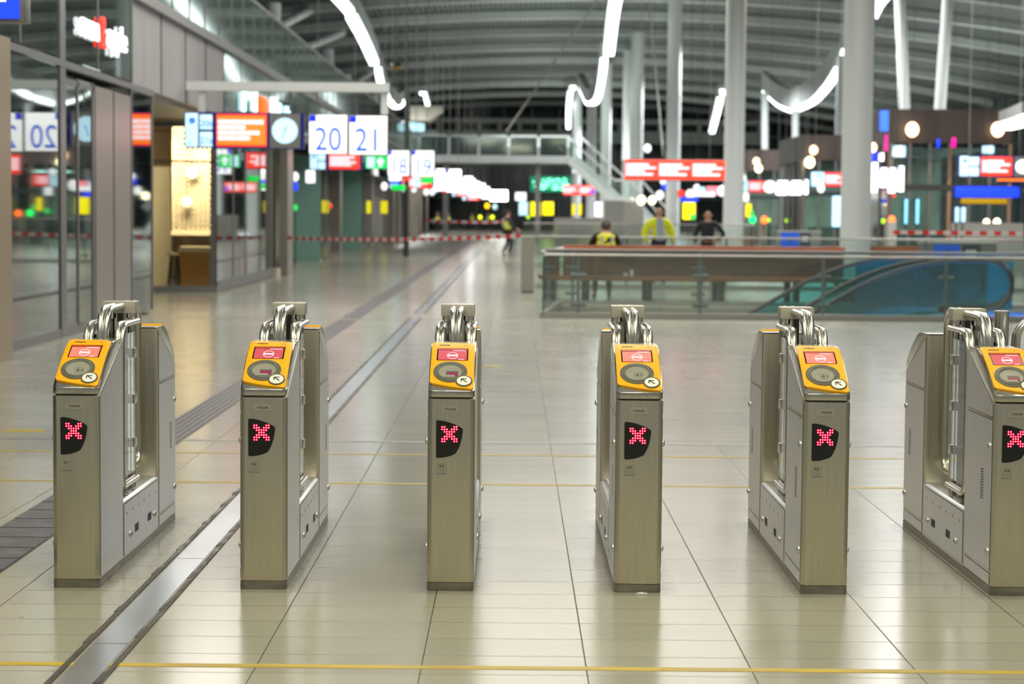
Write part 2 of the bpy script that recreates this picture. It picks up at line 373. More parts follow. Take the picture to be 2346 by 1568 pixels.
def disc(fp, cu, cs, r, h0, h1, n=40, r_in=None, dh=0.0):
    """raised disc or ring on the sloping face"""
    mb = MB(); P = lambda rr, k, h: fp(cu + rr * math.cos(2 * math.pi * k / n), cs + rr * math.sin(2 * math.pi * k / n), h)
    if r_in is None:
        vs = [P(r, k, h0) for k in range(n)] + [P(r, k, h1) for k in range(n)] + [fp(cu, cs, h1)]
        fs = [(k, (k + 1) % n, n + (k + 1) % n, n + k) for k in range(n)] + [(n + k, n + (k + 1) % n, 2 * n) for k in range(n)]
    else:
        vs = [P(r, k, h0) for k in range(n)] + [P(r, k, h1 - dh) for k in range(n)] + [P(r - 0.003, k, h1) for k in range(n)] + [P(r_in + 0.003, k, h1) for k in range(n)] + [P(r_in, k, h1 - 0.002) for k in range(n)] + [P(r_in - 0.001, k, h0) for k in range(n)]
        fs = [(j * n + k, j * n + (k + 1) % n, (j + 1) * n + (k + 1) % n, (j + 1) * n + k) for j in range(5) for k in range(n)]
    return mb.add(vs, fs)
def patch(fp, u0, u1, s0, s1, h, nu=2, ns=8, thick=None):
    vs = [fp(u0 + (u1 - u0) * i / nu, s0 + (s1 - s0) * j / ns, h) for j in range(ns + 1) for i in range(nu + 1)]
    fs = [(j * (nu + 1) + i, j * (nu + 1) + i + 1, (j + 1) * (nu + 1) + i + 1, (j + 1) * (nu + 1) + i) for j in range(ns) for i in range(nu)]
    return MB().add(vs, fs)
def poly_on(fp, pts, h): return MB().add([fp(u, s, h) for u, s in pts], [tuple(range(len(pts)))])
def dome(mb, x, y, z, r, sx):
    n = 12
    vs = [(x + sx * 0.004, y, z)]; fs = []
    prev = None; rings = []
    for a, rr in ((0.0, 1.0), (0.006, 1.0), (0.010, 0.72), (0.012, 0.3)):
        rings.append([(x + sx * a, y + r * rr * math.cos(2 * math.pi * k / n), z + r * rr * math.sin(2 * math.pi * k / n)) for k in range(n)])
    mb.loft(rings)
def side_poly(mb, pts, x0, x1): mb.loft([[(x0, y, z) for y, z in pts], [(x1, y, z) for y, z in pts]])
def inset(pts, a):
    n = len(pts); c = (sum(p[0] for p in pts) / n, sum(p[1] for p in pts) / n); out = []
    for i in range(n):
        p0 = Vector(pts[i - 1]); p = Vector(pts[i]); p1 = Vector(pts[(i + 1) % n])
        e0 = (p - p0).normalized(); e1 = (p1 - p).normalized()
        n0 = Vector((-e0.y, e0.x)); n1 = Vector((-e1.y, e1.x))
        if n0.dot(Vector(c) - p) < 0: n0 = -n0
        if n1.dot(Vector(c) - p) < 0: n1 = -n1
        q = (n0 + n1); q = q / max(0.3, q.dot(n0)); out.append((p.x + q.x * a, p.y + q.y * a))
    return out
def chamfer_loft(pts, flip):
    """side outline (d,z) swept across the gate, its outer vertical corners cut"""
    C = 0.018; secs = []
    for x, c in ((-.1, C), (-.082, 0), (.082, 0), (.1, C)):
        secs.append([(x, GL - max(d, c) if flip else max(d, c), z) for d, z in pts])
    return MB().loft(secs)
CAB = [(0.0, 0.038), (0.0, 0.833), (0.53, 1.044), (0.53, 0.038)]
HEAD = [(0.0, 0.842)] + PROF + [(0.53, 1.050), (0.53, 1.047)]
YB = lambda u: 0.046 - 0.043 * ((u + .097) / .194) ** 0.9 - 0.006 * math.sin(math.pi * (u + .097) / .194)
YT = lambda u: 0.388 - 0.026 * ((u + .097) / .194) ** 1.5
def build_head(g, front, idx, bright, icon):
    fp = Face(not front)
    hd = chamfer_loft(HEAD, not front).build('reader_head', HEADM, g, bev=0.0015)
    # yellow cover: rounded quad following the face
    n = 18; m_ = 22; vs = []; hs = []
    def ue(t):                                  # rounded corners: narrower at both ends
        k = 0.0
        for e in (t, 1 - t):
            if e < 0.045: k = max(k, 0.015 * (1 - math.sqrt(max(0, 1 - (1 - e / 0.045) ** 2))))
        return 0.0955 - k
    def P(i, j, h):
        t = .5 - .5 * math.cos(math.pi * j / m_); e = ue(t); u = -e + 2 * e * i / n
        s = YB(u) * (1 - t) + YT(u) * t
        return fp(u, s, h)
    H = 0.011; mb = MB(); N1 = n + 1
    top = [P(i, j, H if 0 < i < n and 0 < j < m_ else H - 0.003) for j in range(m_ + 1) for i in range(N1)]
    mb.add(top, [(j * N1 + i, j * N1 + i + 1, (j + 1) * N1 + i + 1, (j + 1) * N1 + i) for j in range(m_) for i in range(n)
                 if not False])
    rim = [(i, 0) for i in range(n)] + [(n, j) for j in range(m_)] + [(n - i, m_) for i in range(n)] + [(0, m_ - j) for j in range(m_)]
    a = [P(i, j, H - 0.003) for i, j in rim]; b = [P(i, j, 0.0) for i, j in rim]; K = len(rim)
    mb.add(a + b, [(k, (k + 1) % K, K + (k + 1) % K, K + k) for k in range(K)])
    yc = mb.build('yellow_cover', YEL, hd, smooth=True); yc.data.set_sharp_from_angle(angle=math.radians(50))
    if not front: return
    S0, S1 = 0.206, 0.309; h = H + .0008
    patch(fp, -.071, .0665, S0 - .001, S1, h).build('screen_bezel', BLACK, hd)
    patch(fp, -.067, .0625, S1 - .016, S1 - .003, h + .0006).build('screen_shade', SCR_D, hd)
    sa = SCR_A if bright else SCR_B
    patch(fp, -.0655, .0610, S0 + .001, S1 - .020, h + .0006).build('screen', sa, hd)
    w = MB(); c = (-.002, S0 + .036); nn = 28; rx, ry = .0235, .0265
    w.add([fp(c[0] + q * rx * math.cos(2 * math.pi * k / nn), c[1] + q * ry * math.sin(2 * math.pi * k / nn), h + .0012) for q in (1, .925) for k in range(nn)],
          [(k, (k + 1) % nn, nn + (k + 1) % nn, nn + k) for k in range(nn)])
    for (u0, u1, s0, s1) in ((-.0225, .0185, c[1] - .0045, c[1] + .0055), (.000, .053, S1 - .026, S1 - .0225), (.026, .034, S0 + .003, S0 + .007), (.037, .040, S0 + .003, S0 + .007), (.0415, .046, S0 + .003, S0 + .007)):
        w.add([fp(u0, s0, h + .0012), fp(u1, s0, h + .0012), fp(u1, s1, h + .0012), fp(u0, s1, h + .0012)], [(0, 1, 2, 3)])
    w.build('no_entry_symbol', SCR_W, hd)
    # card reader
    cu, cs = -.008, .118
    disc(fp, cu, cs, .0735, H - .001, H + .004, r_in=.0555).build('reader_ring', RINGM, hd, smooth=True)
    disc(fp, cu, cs, .0575, H - .001, H + .0090, r_in=.0520).build('reader_rim', DISH, hd, smooth=True)
    disc(fp, cu, cs, .0530, H - .002, H + .0010).build('reader_dish', DISH, hd)
    bs, bu = .053, .0525
    disc(fp, bu, bs, .0365, H - .001, H + .0052, r_in=.0300).build('button_ring', RINGM, hd, smooth=True)
    disc(fp, bu, bs, .0305, H - .001, H + .0046).build('arrow_button', BTN, hd)
    A = MB(); hh = H + .0054
    def bar(p, q, t):
        dx, dy = q[0] - p[0], q[1] - p[1]; L = math.hypot(dx, dy); nx, ny = -dy / L * t / 2, dx / L * t / 2
        A.add([fp(bu + x, bs + y, hh) for x, y in ((p[0] - nx, p[1] - ny), (q[0] - nx, q[1] - ny), (q[0] + nx, q[1] + ny), (p[0] + nx, p[1] + ny))], [(0, 1, 2, 3)])
    bar((-.009, .011), (.013, -.011), .0048); bar((-.0115, .013), (-.0115, -.007), .0045); bar((-.0115, .012), (.012, .012), .0042)
    A.build('arrow_symbol', INK, hd)
    B = MB(); hb = H + .0018
    if icon == 'card':
        nn = 24; q0 = (cu + .004, cs - .010)
        B.add([fp(q0[0] + q * math.cos(2 * math.pi * k / nn), q0[1] + q * math.sin(2 * math.pi * k / nn), hb) for q in (.0205, .0195) for k in range(nn)],
              [(k, (k + 1) % nn, nn + (k + 1) % nn, nn + k) for k in range(nn)])
        B.add([fp(q0[0] + a, q0[1] + b, hb) for a, b in ((-.013, 0), (.001, .014), (.004, .006), (.004, -.006), (.001, -.014))], [(0, 1, 2, 3, 4)])
        for r in (.009, .014, .019):
            B.add([fp(q0[0] + rr * math.cos(t), q0[1] + rr * math.sin(t), hb) for rr in (r, r + .0022) for t in [(-.6 + 1.2 * k / 6) for k in range(7)]],
                  [(k, k + 1, 8 + k, 7 + k) for k in range(6)])
        B.build('contactless_symbol', RINGM, hd)
    else:
        q0 = (cu + .006, cs - .004)
        C = lambda a, b, c_, d, hz: [fp(cu + a, cs + c_, hz), fp(cu + b, cs + c_, hz), fp(cu + b, cs + d, hz), fp(cu + a, cs + d, hz)]
        B.add(C(-.018, .034, -.034, .006, hb), [(0, 1, 2, 3)]); B.build('scanner_window', RINGM, hd)
        MB().add(C(-.016, .032, -.032, -.006, hb + .0008), [(0, 1, 2, 3)]).build('scanner_display', PINK, hd)
        MB().add(C(-.026, .020, -.040, -.024, hb + .0016), [(0, 1, 2, 3)]).build('dish_label', DISH, hd)
    # railway emblem: double arrow with a wavy bar
    E = MB(); he = H + .001; ec = (-.040, .340)
    for sg in (1, -1):
        E.add([fp(ec[0] + sg * a, ec[1] + sg * b, he) for a, b in ((-.026, 0), (-.016, .006), (-.0165, .0018), (-.0165, -.0018), (-.016, -.006))], [(0, 1, 2, 3, 4)])
        E.add([fp(ec[0] + sg * a, ec[1] + sg * b, he) for a, b in ((-.017, .0018), (-.006, .006), (-.003, .006), (.003, .0), (.001, -.0012), (-.006, .0035), (-.017, -.0005))], [tuple(range(7))])
        E.add([fp(ec[0] + sg * a, ec[1] + sg * b, he) for a, b in ((-.018, -.001), (-.006, -.0045), (.004, -.004), (.010, .001), (.008, .002), (.003, -.0025), (-.006, -.003), (-.018, .001))], [tuple(range(8))])
    E.build('railway_emblem', INK, hd)
    T = MB()
    for k in range(5):
        u = .046 + k * .0036
        T.add([fp(u, .335, he), fp(u + .0024, .335, he), fp(u + .0024, .340, he), fp(u, .340, he)], [(0, 1, 2, 3)])
    T.build('small_print', mat('brown_print', (0.25, 0.08, 0.01), .5), hd)

def build_gate(i, x):
    g = empty('ticket_gate', (x, GFRONT, 0.0))
    icon = 'card' if i in (0, 3, 4) else 'scan'
    # base
    MB().loft([[(sx, d, z) for d, z in ((0.0 if abs(sx) < .09 else .016, 0), (GL if abs(sx) < .09 else GL - .016, 0), (GL if abs(sx) < .09 else GL - .016, .036), (0.0 if abs(sx) < .09 else .016, .036))] for sx in (-.101, -.084, .084, .101)]).build('plinth', PLINTH, g)
    fc = chamfer_loft(CAB, False).build('front_cabinet', STEEL, g, bev=0.0012)
    rc = chamfer_loft(CAB, True).build('rear_cabinet', STEEL, g, bev=0.0012)
    MB().box(-.083, .083, .004, .10, .832, .843).build('head_gap', SEAM, g)
    mbx = MB().box(-.1, .1, .53, GL - .53, .036, .292)
    mbx.loft([[(sx, y, z) for sx, z in ((-.1, .292), (-.088, .303), (.088, .303), (.1, .292))] for y in (.53, GL - .53)])
    bs = mbx.build('middle_base', STEELH, g, bev=0.001)
    build_head(g, True, i, i in (0, 4, 3), icon)
    if i != 5: build_head(g, False, i, False, None)
    else: chamfer_loft(HEAD, True).build('reader_head', HEADM, g, bev=0.0015)
    # side panels with dark seams
    def panels(par, polys, sx, nm):
        for pts in polys:
            sm = MB(); side_poly(sm, pts, sx * .0995, sx * .1008); sm.build('panel_seam', SEAM, par)
            pn = MB(); side_poly(pn, inset(pts, .0028), sx * .0995, sx * .1028); pn.build(nm, STEELH, par)
    fl = lambda P: [(GL - a, b) for a, b in P]
    LOW = [(.022, .105), (.022, .762), (.500, .762), (.500, .105)]
    TRI = [(.022, .772), (.022, .832), (.500, 1.030), (.500, .772)]
    TRH = [(.030, .850), (.030, .888)] + [(a, b - .010) for a, b in PROF[2:8]] + [(.505, 1.038)]
    KICK = [(.022, .042), (.022, .095), (.500, .095), (.500, .042)]
    MIDP = [(.54, .045), (.54, .285), (1.405, .285), (1.405, .045)]
    for sx in (-1, 1):
        panels(rc, [fl(LOW)], sx, 'access_door'); panels(rc, [fl(TRI), fl(KICK)], sx, 'side_panel')
        if sx < 0 or i > 2: panels(fc, [LOW], sx, 'access_door'); panels(fc, [TRI, KICK], sx, 'side_panel')
        else: panels(fc, [[(.022, .045), (.022, .832), (.500, 1.030), (.500, .045)]], sx, 'side_panel')
        panels(bs, [MIDP], sx, 'service_panel')
        X = sx * .1025
        for y in (.68, 1.300):
            lk = MB(); dome(lk, X, y, .128, .015, sx); lk.build('panel_lock', STEELH, bs, smooth='auto')
        for y in (.80, 1.13): box(X - .001, X + .0016, y, y + .085, .115, .152, 'socket', SEAM, bs)
        for k in range(6): box(X - .001, X + .0012, .60 + k * .145, .604 + k * .145, .228, .242, 'panel_slot', SEAM, bs)
        for par, ys in ((rc, (GL - .055,)), (fc, (.060,) if (sx < 0 or i > 2) else ())):
            for y in ys:
                for z in (.185, .645):
                    d = MB(); dome(d, X, y, z, .0155, sx); d.build('door_lock', STEELH, par, smooth='auto')
                v = MB(); y0 = y + (-.13 if par is rc else .10)
                for k in range(12): v.box(X - .001, X + .0012, y0, y0 + .05, .40 + k * .0115, .4045 + k * .0115)
                v.build('vent_slots', SEAM, par)
    # front face: maker's plate, LED sign, number sticker  (measured on the front plane)
    g3 = at(1031.5, 1366, GFRONT)
    def fr(px, py):
        p = at(px, py, GFRONT); return (p.x - g3.x, p.z - g3.z)
    x0, z0 = fr(1012, 956.4); x1, z1 = fr(1052.5, 942.6)
    bp = box(x0, x1, -.0022, .0, z0, z1, 'maker_plate', PLATEM, g)
    text('THALES', .0125, INK, 'plate_lettering', bp, ((x0 + x1) / 2, -.0028, (z0 + z1) / 2), ext=.0003, sx=1.1)
    sc_ = MB()
    for x in (x0 + .0045, x1 - .0045): sc_.sphere((x, -.0024, (z0 + z1) / 2), .0016, 8, 4)
    sc_.build('plate_screw', CHROME, bp)
    edge = [(999.6, 976.5), (1001.5, 974.6), (1008, 974.8), (1020, 976.6), (1032, 980.2), (1044, 984.6), (1054, 989.6), (1060.6, 994.2), (1061, 1000), (1058.5, 1016), (1054.5, 1031), (1049, 1043), (1043.8, 1051), (1034, 1055.6), (1022, 1059), (1010, 1060.6), (1001.5, 1060.6), (999.4, 1058.5)]
    pts = [fr(*e) for e in edge]
    ld = MB().loft([[(a, -.003, b) for a, b in pts], [(a, .0, b) for a, b in pts]]).build('lane_sign', BLACK, g)
    rows = ['1100011', '1110111', '0111110', '0011100', '0111110', '1110111', '1100011']
    dm = MB(); dc = MB()
    for r, row in enumerate(rows):
        for c, ch in enumerate(row):
            if ch == '1':
                a, b = fr(1013.4 + 5.52 * c, 989.8 + 5.52 * r)
                dm.sphere((a, -.0034, b), .0047, 8, 4, sy=.4); dc.sphere((a, -.0046, b), .0020, 6, 4, sy=.5)
    dm.build('red_cross_leds', LED, ld); dc.build('led_centres', LEDC, ld)
    x0, z0 = fr(999.2, 1098); x1, z1 = fr(1024.2, 1072)
    st = box(x0, x1, -.0014, .0, z0, z1, 'number_sticker', STICK, g)
    text('4.%d' % (i + 1), .0165, mat('dark_blue_ink', (0.02, 0.03, 0.10), .5), 'sticker_number', st, ((x0 + x1) / 2, -.002, z1 - .013), ext=.0003)
    box(x0 + .003, x1 - .001, -.0019, -.0010, z0 + .001, z0 + .0032, 'sticker_edge', mat('blue_grey_ink', (0.12, 0.14, 0.30), .5), st)
    # gate mechanism
    yb = 1.0
    hb = box(-.08, .08, yb - .055, yb + .055, 1.142, 1.199, 'header_block', HBLK, g, bev=0.006)
    for sx in (-1, 1):
        MB().tube([(sx * .050, yb + .012, .30), (sx * .050, yb + .012, 1.135)], .019, 16).tube([(sx * .050, yb + .012, 1.118), (sx * .050, yb + .012, 1.142)], .026, 16).build('gate_post', CHROME, g, smooth='auto')
    box(-.014, .014, yb - .02, yb + .05, .30, 1.142, 'glass_channel', mat('dark_channel', (0.10, 0.105, 0.09), .35, .7), g)
    def hoop(x, y0, y1, zt, zb, rc_, bottom=True, sway=0.0):
        """pipe from the post out at the top, down, and back at the bottom"""
        sg = -1 if y1 < y0 else 1; pts = [(x, y0, zt)]
        for k in range(7):
            t = math.pi / 2 * k / 6; pts.append((x + sway * k / 6, y1 - sg * rc_ + sg * rc_ * math.sin(t), zt - rc_ + rc_ * math.cos(t) - .0 * k))
        rb = .07
        for k in range(7):
            t = math.pi / 2 * k / 6; pts.append((x + sway, y1 - sg * rb + sg * rb * math.cos(t), zb + rb - rb * math.sin(t)))
        pts.append((x + sway, y0 + sg * .03, zb)); return pts
    for x in (-.019, .019):
        MB().tube(hoop(x, yb, .575, 1.178, .375, .13, sway=-x * .35), .0145, 14).build('high_hoop', CHROME, g, smooth='auto')
    for x in (-.019, .019):
        MB().tube(hoop(x, yb, 1.385, 1.178, .375, .13, sway=-x * .35), .0145, 14).build('rear_hoop', CHROME, g, smooth='auto')
    for sx in (-1, 1):
        for o_, s_ in ((.083, 0), (.052, .012)):
            MB().tube(hoop(sx * o_, yb, .60, 1.105, .355, .10, sway=sx * s_), .013, 12).build('side_hoop', CHROME, g, smooth='auto')
        gp = MB()
        gp.box(sx * .066 - .004, sx * .066 + .004, .635, yb - .02, .385, 1.055)
        go = gp.build('glass_leaf', GLS, g)
        box(sx * .066 - .0042, sx * .066 + .0042, .630, .6352, .385, 1.055, 'glass_edge', GLSE, go)
        for z in (.50, .71, .93):
            box(sx * .066 - .011, sx * .066 + .011, yb - .045, yb - .004, z, z + .046, 'glass_clamp', CHROME, g, bev=.004)
        box(sx * .06 - .03, sx * .06 + .03, .70, .80, .303, .320, 'foot_bracket', CHROME, g, bev=.004)
    return g
LOOK = ['bright red screen, 4.1, leftmost of the row', 'scanner window, 4.2, second from left', '4.3, seen head on mid row',
        '4.4, right of the head-on one', 'bright screen, 4.5, second from right', '4.6, cut off by the photo edge']
for i, x in enumerate(GX):
    g = build_gate(i, x)
    tag(g, 'steel ticket gate with yellow top, ' + LOOK[i], 'ticket gate', 'ticket gates in a row across the hall')
# post and outer hoop of the wide lane beyond the last gate
g = empty('lane_post', (at(2295, 710, 9.75).x, 9.75, 0))
MB().tube([(0, 0, 0), (0, 0, 1.178)], .036, 24).build('post', CHROME, g, smooth='auto')
MB().tube([(0, 0, 0), (0, 0, .02)], .06, 24).build('base_flange', STEEL, g, smooth='auto')
tag(g, 'thick upright steel post with a flat top behind the rightmost ticket gate', 'post')
g = empty('barrier_hoop', (at(2346, 710, 9.6).x, 9.6, 0))
for y in (0, .05):
    pts = [(-.03, y, 0.0), (-.03, y, 1.02)] + [(.07 - .10 * math.cos(t), y, 1.04 + .10 * math.sin(t)) for t in [math.pi / 2 * k / 6 for k in range(1, 7)]] + [(.5, y, 1.14), (.5, y, 0)]
    MB().tube(pts, .016, 14).build('hoop', CHROME, g, smooth='auto')
tag(g, 'bent steel barrier pipe at the right edge beyond the thick post', 'barrier')
lt = MB()
p = at(1468, 1374, 8.49)
for k in range(7):
    a = k * 1.1; lt.box(p.x + .006 * k - .02, p.x + .006 * k - .008, p.y - .006 * (k % 3) - .01, p.y - .006 * (k % 3), 0.001, .006 + .004 * (k % 2))
tag(lt.build('paper_scrap', TWHT), 'tiny torn white paper scrap on the floor before the fourth gate', 'litter')
# ------------------------------------------------------------------ roof of the hall
def rz(x): return 12.9 - 0.0031 * (x - 5) ** 2
def ribbed_deck():
    m = bpy.data.materials.new('corrugated_deck'); m.use_nodes = True; nt = m.node_tree; b = nt.nodes['Principled BSDF']
    g = nt.nodes.new('ShaderNodeNewGeometry'); wv = nt.nodes.new('ShaderNodeTexWave'); wv.wave_type = 'BANDS'; wv.bands_direction = 'X'; wv.inputs['Scale'].default_value = 1.1
    nt.links.new(g.outputs['Position'], wv.inputs['Vector'])
    cr = nt.nodes.new('ShaderNodeValToRGB'); cr.color_ramp.elements[0].color = (0.022, 0.032, 0.029, 1); cr.color_ramp.elements[1].color = (0.070, 0.085, 0.079, 1)
    nt.links.new(wv.outputs['Fac'], cr.inputs[0]); nt.links.new(cr.outputs[0], b.inputs['Base Color'])
    bp = nt.nodes.new('ShaderNodeBump'); bp.inputs['Strength'].default_value = 1; bp.inputs['Distance'].default_value = 0.08
    nt.links.new(wv.outputs['Fac'], bp.inputs['Height']); nt.links.new(bp.outputs[0], b.inputs['Normal']); b.inputs['Roughness'].default_value = .6
    return m
XS = [-34 + 4 * k for k in range(24)]
rb = MB()
ya, yb_ = 14, 218
vs = [(x, y, rz(x) + .6) for y in (ya, yb_) for x in XS] + [(x, y, rz(x) + .9) for y in (ya, yb_) for x in XS]; n = len(XS)
rb.add(vs, [(i, i + 1, n + i + 1, n + i) for i in range(n - 1)] + [(2 * n + i, 2 * n + i + 1, 3 * n + i + 1, 3 * n + i) for i in range(n - 1)] + [(i, i + 1, 2 * n + i + 1, 2 * n + i) for i in range(n - 1)])
struct(rb.build('ceiling', ribbed_deck()), 'dark corrugated metal roof deck of the hall')
def purlin(mb, y, dy, h0, h1, x0=-34, x1=58):
    xs = [x0 + (x1 - x0) * k / 20 for k in range(21)]
    mb.loft([[(x, y - dy, rz(x) + h0), (x, y + dy, rz(x) + h0), (x, y + dy, rz(x) + h1), (x, y - dy, rz(x) + h1)] for x in xs])
BY = [20, 30, 40, 50, 60, 70, 79, 88, 97.5, 107, 117, 127.5, 139, 151, 164, 178, 194, 210]
for k, y in enumerate(BY):
    mb = MB(); purlin(mb, y, .30, .12, .58)
    struct(mb.build('trim_%d' % (11 + k), GREYB), 'grey roof beam across the hall')
# lattice girder low at the far end
mb = MB(); zt = 12.0; y0 = 205
mb.box(-16, 26, y0, y0 + .5, 10.9, 11.4).box(-16, 26, y0, y0 + .5, 9.7, 10.15).box(-16, 26, y0 + .2, y0 + .4, 8.9, 9.7)
for k in range(21): mb.box(-16 + k * 2.05, -15.6 + k * 2.05, y0, y0 + .5, 10.1, 10.95)
tag(mb.build('lattice_girder', GREYB), 'grey girder with rectangular openings across the far end of the hall', 'girder')
# end wall and right-hand facade of dark glass
def mullions(mb, x0, x1, y, z0, z1, step, t=.08, hs=()):
    k = x0
    while k <= x1 + .01: mb.box(k - t, k + t, y - .1, y, z0, z1); k += step
    for z in hs: mb.box(x0, x1, y - .1, y, z - t, z + t)
DARKW = mat('dark_night_glass', (0.015, 0.035, 0.032), 0.12, spec=.8, noise=.5, nscale=(.5, .5, .4))
w1 = struct(box(-34, 70, 218, 218.4, 0, 13.6, 'wall_back', DARKW), 'dark glazed end wall of the hall')
mb = MB(); mullions(mb, -34, 70, 218, 0, 13.2, 3.0, .07, (3.4, 6.8, 10.2)); mb.build('window_frame', MULL, w1)
w2 = struct(box(36, 36.4, 30, 218, 0, 10.5, 'wall_right', DARKW), 'dark glazed side wall of the hall')
mb = MB()
for k in range(63): mb.box(35.88, 36.0, 30 + 3 * k, 30.12 + 3 * k, 0, 10.5)
for z in (3.5, 5.2): mb.box(35.88, 36.0, 30, 218, z, z + .2)
mb.build('window_frame', MULL, w2)
struct(box(36, 37, 30, 218, 5.2, 5.9, 'trim_30', GREYM), 'grey fascia band of the side wall')

# ------------------------------------------------------------------ columns
def column(name, x, y, r, zb, zt, label, group, m=WHITEP, foot=True):
    o = MB().tube([(0, 0, 0), (0, 0, zt - zb)], r, 28).build(name, m, None, smooth='auto'); o.location = (x, y, zb)
    tag(o, label, 'column', group); return o
c1 = at(1962, 400, 46.5)
column('round_column', c1.x, 46.5, .35, 0, rz(8), 'thick white round column between the escalator rail and the blue waste unit', 'white columns along the hall')
RIGHTC = [(at(1681, 400, 69).x, 69, 'white round column right of the three red notices'), (at(1542, 400, 100).x, 100, 'white round column behind the man in the yellow jacket'),
          (at(1458, 300, 124).x, 124, 'paler pair of white columns left of the red notices, nearer one'), (at(1440, 300, 138).x, 138, 'white column behind the near one of the pair left of the red notices'),
          (at(1388, 300, 150).x, 150, 'white column rising behind the stair, right of the curved light'), (at(1356, 300, 168).x, 168, 'slim white column under the curved light above the stair'),
          (at(1322, 300, 182).x, 182, 'slim far white column at the head of the stair')]
for x, y, l in RIGHTC: column('round_column', x, y, .35 if y < 110 else .42, 0, rz(x), l, 'white columns along the hall')
LEFTC = [(627, 100, 'white column rising above the left glass balustrade, nearest one'), (752, 128, 'white column rising above the balustrade left of the tube light'), (795, 150, 'white column just left of the slanting tube light'), (858, 175, 'slim white column behind the end of the sign gantry')]
for px, y, l in LEFTC:
    x = at(px, 100, y).x; column('round_column', x, y, .36, 0, rz(x), l, 'white columns on the left side')
for (pa, pb, y, l) in (((640, 60), (712, -5), 104, 'upper white diagonal roof strut at left'), ((678, 118), (785, 38), 118, 'middle white diagonal roof strut at left'), ((815, 190), (855, 150), 150, 'lowest white diagonal roof strut at left')):
    a = at(*pa, y); b = at(*pb, y + 3); b.z = min(b.z, rz(b.x) + .3)
    tag(MB().tube([a, b], .24, 12).build('diagonal_strut', WHITEP, smooth='auto'), l, 'strut', 'white diagonal struts at left')
PAVC = [((1752, 215), (1752, 335), 111, .20, 'slim white prop at the start of the curved light over the pavilions'), ((1822, 255), (1822, 335), 111, .20, 'slim white prop under the low point of the curved light'),
        ((1930, 130), (1925, 262), 95, .24, 'white prop beside the thick column carrying the curved light'), ((2062, -10), (2074, 247), 76, .22, 'left one of two white props standing on the near brown pavilion'),
        ((2172, -10), (2152, 247), 76, .22, 'right one of two white props standing on the near brown pavilion')]
for pa, pb, y, r, l in PAVC:
    a = at(*pa, y + 1); b = at(*pb, y); b.z = 5.3
    tag(MB().tube([b, a], r, 14).build('roof_prop', WHITEP, smooth='auto'), l, 'prop', 'white props over the pavilions')
for pa, pb, y, l in (((1160, 302), (1372, -6), 100, 'longer of two thin slanting cables above the bridge'), ((1188, 262), (1338, 0), 120, 'fainter of two thin slanting cables above the bridge'), ((1520, 360), (1488, -5), 110, 'thin nearly upright cable left of the red notices')):
    a = at(*pa, y); b = at(*pb, y); b.z = min(b.z, rz(b.x) + .5)
    tag(MB().tube([a, b], .045, 6).build('stay_cable', mat('cable_grey', (.35, .33, .29), .5)), l, 'cable', 'stay cables under the roof')

# ------------------------------------------------------------------ curved light ribbons
def ribbon(name, pts, wd, label, fascia=1.1):
    """pts: (px,py,Y) -> curved light line with its hanging fascia above"""
    P = [at(*p) for p in pts]; S = []; wd *= .82
    for q in P: q.z = min(q.z, rz(q.x) - .35)
    for i in range(len(P) - 1):                      # Catmull-Rom
        p0 = P[max(0, i - 1)]; p1 = P[i]; p2 = P[i + 1]; p3 = P[min(len(P) - 1, i + 2)]
        for k in range(6):
            t = k / 6; S.append(.5 * ((2 * p1) + (p2 - p0) * t + (2 * p0 - 5 * p1 + 4 * p2 - p3) * t * t + (3 * p1 - p0 - 3 * p2 + p3) * t ** 3))
    S.append(P[-1]); o = empty(name, (S[0].x, S[0].y, S[0].z)); O = o.location
    L = []
    for p in S:
        q = p - O; L.append(q)
    h = wd / 2
    MB().loft([[q + Vector((-h, 0, 0)), q + Vector((h, 0, 0)), q + Vector((h, 0, .22)), q + Vector((-h, 0, .22))] for q in L]).build('light_tube', LIGHT, o)
    if fascia: MB().loft([[q + Vector((-h - .05, 0, .24)), q + Vector((h + .05, 0, .24)), q + Vector((h + .05, 0, min(fascia, rz(q.x + O.x) + .5 - q.z - O.z))), q + Vector((-h - .05, 0, min(fascia, rz(q.x + O.x) + .5 - q.z - O.z)))] for q in L]).build('ribbon_fascia', RIBM, o)
    tag(o, label, 'light fixture', 'curved light ribbons under the roof')
ribbon('light_ribbon', [(758, -14, 88), (783, 12, 91.5), (801, 33, 95)], .52, 'uppermost piece of the slanting light line at left')
ribbon('light_ribbon', [(804, 42, 96), (834, 98, 106), (857, 150, 116)], .60, 'long piece of the slanting light line at left')
ribbon('light_ribbon', [(866, 163, 118), (870, 186, 121), (878, 212, 124), (888, 232, 128)], .42, 'short pieces of light line crossing the sign gantry beam')
ribbon('light_ribbon', [(893, 236, 130), (904, 249, 136), (916, 246, 142), (928, 228, 150)], .34, 'small hooked light line right of the sign gantry')
ribbon('light_ribbon', [(1417, -25, 92), (1405, 40, 101), (1395, 128, 112)], .66, 'tall bright light line at top centre')
ribbon('light_ribbon', [(1384, 142, 114), (1378, 190, 120), (1368, 232, 128), (1350, 241, 134), (1338, 220, 142), (1330, 202, 148)], .45, 'hooked light line below the tall one at centre')
ribbon('light_ribbon', [(1312, 203, 172), (1313, 206, 174)], .55, 'small light dot above the upright tube left of centre', 0.6)
ribbon('light_ribbon', [(1307, 214, 176), (1303, 250, 183), (1302, 296, 190)], .46, 'upright light tube over the bridge end')
ribbon('light_ribbon', [(1656, 212, 150), (1659, 220, 152)], .55, 'small light dot beside the column right of centre', 0.6)
ribbon('light_ribbon', [(1650, 230, 154), (1642, 265, 160), (1631, 306, 167)], .55, 'slanting light tube left of the column above the red notices')
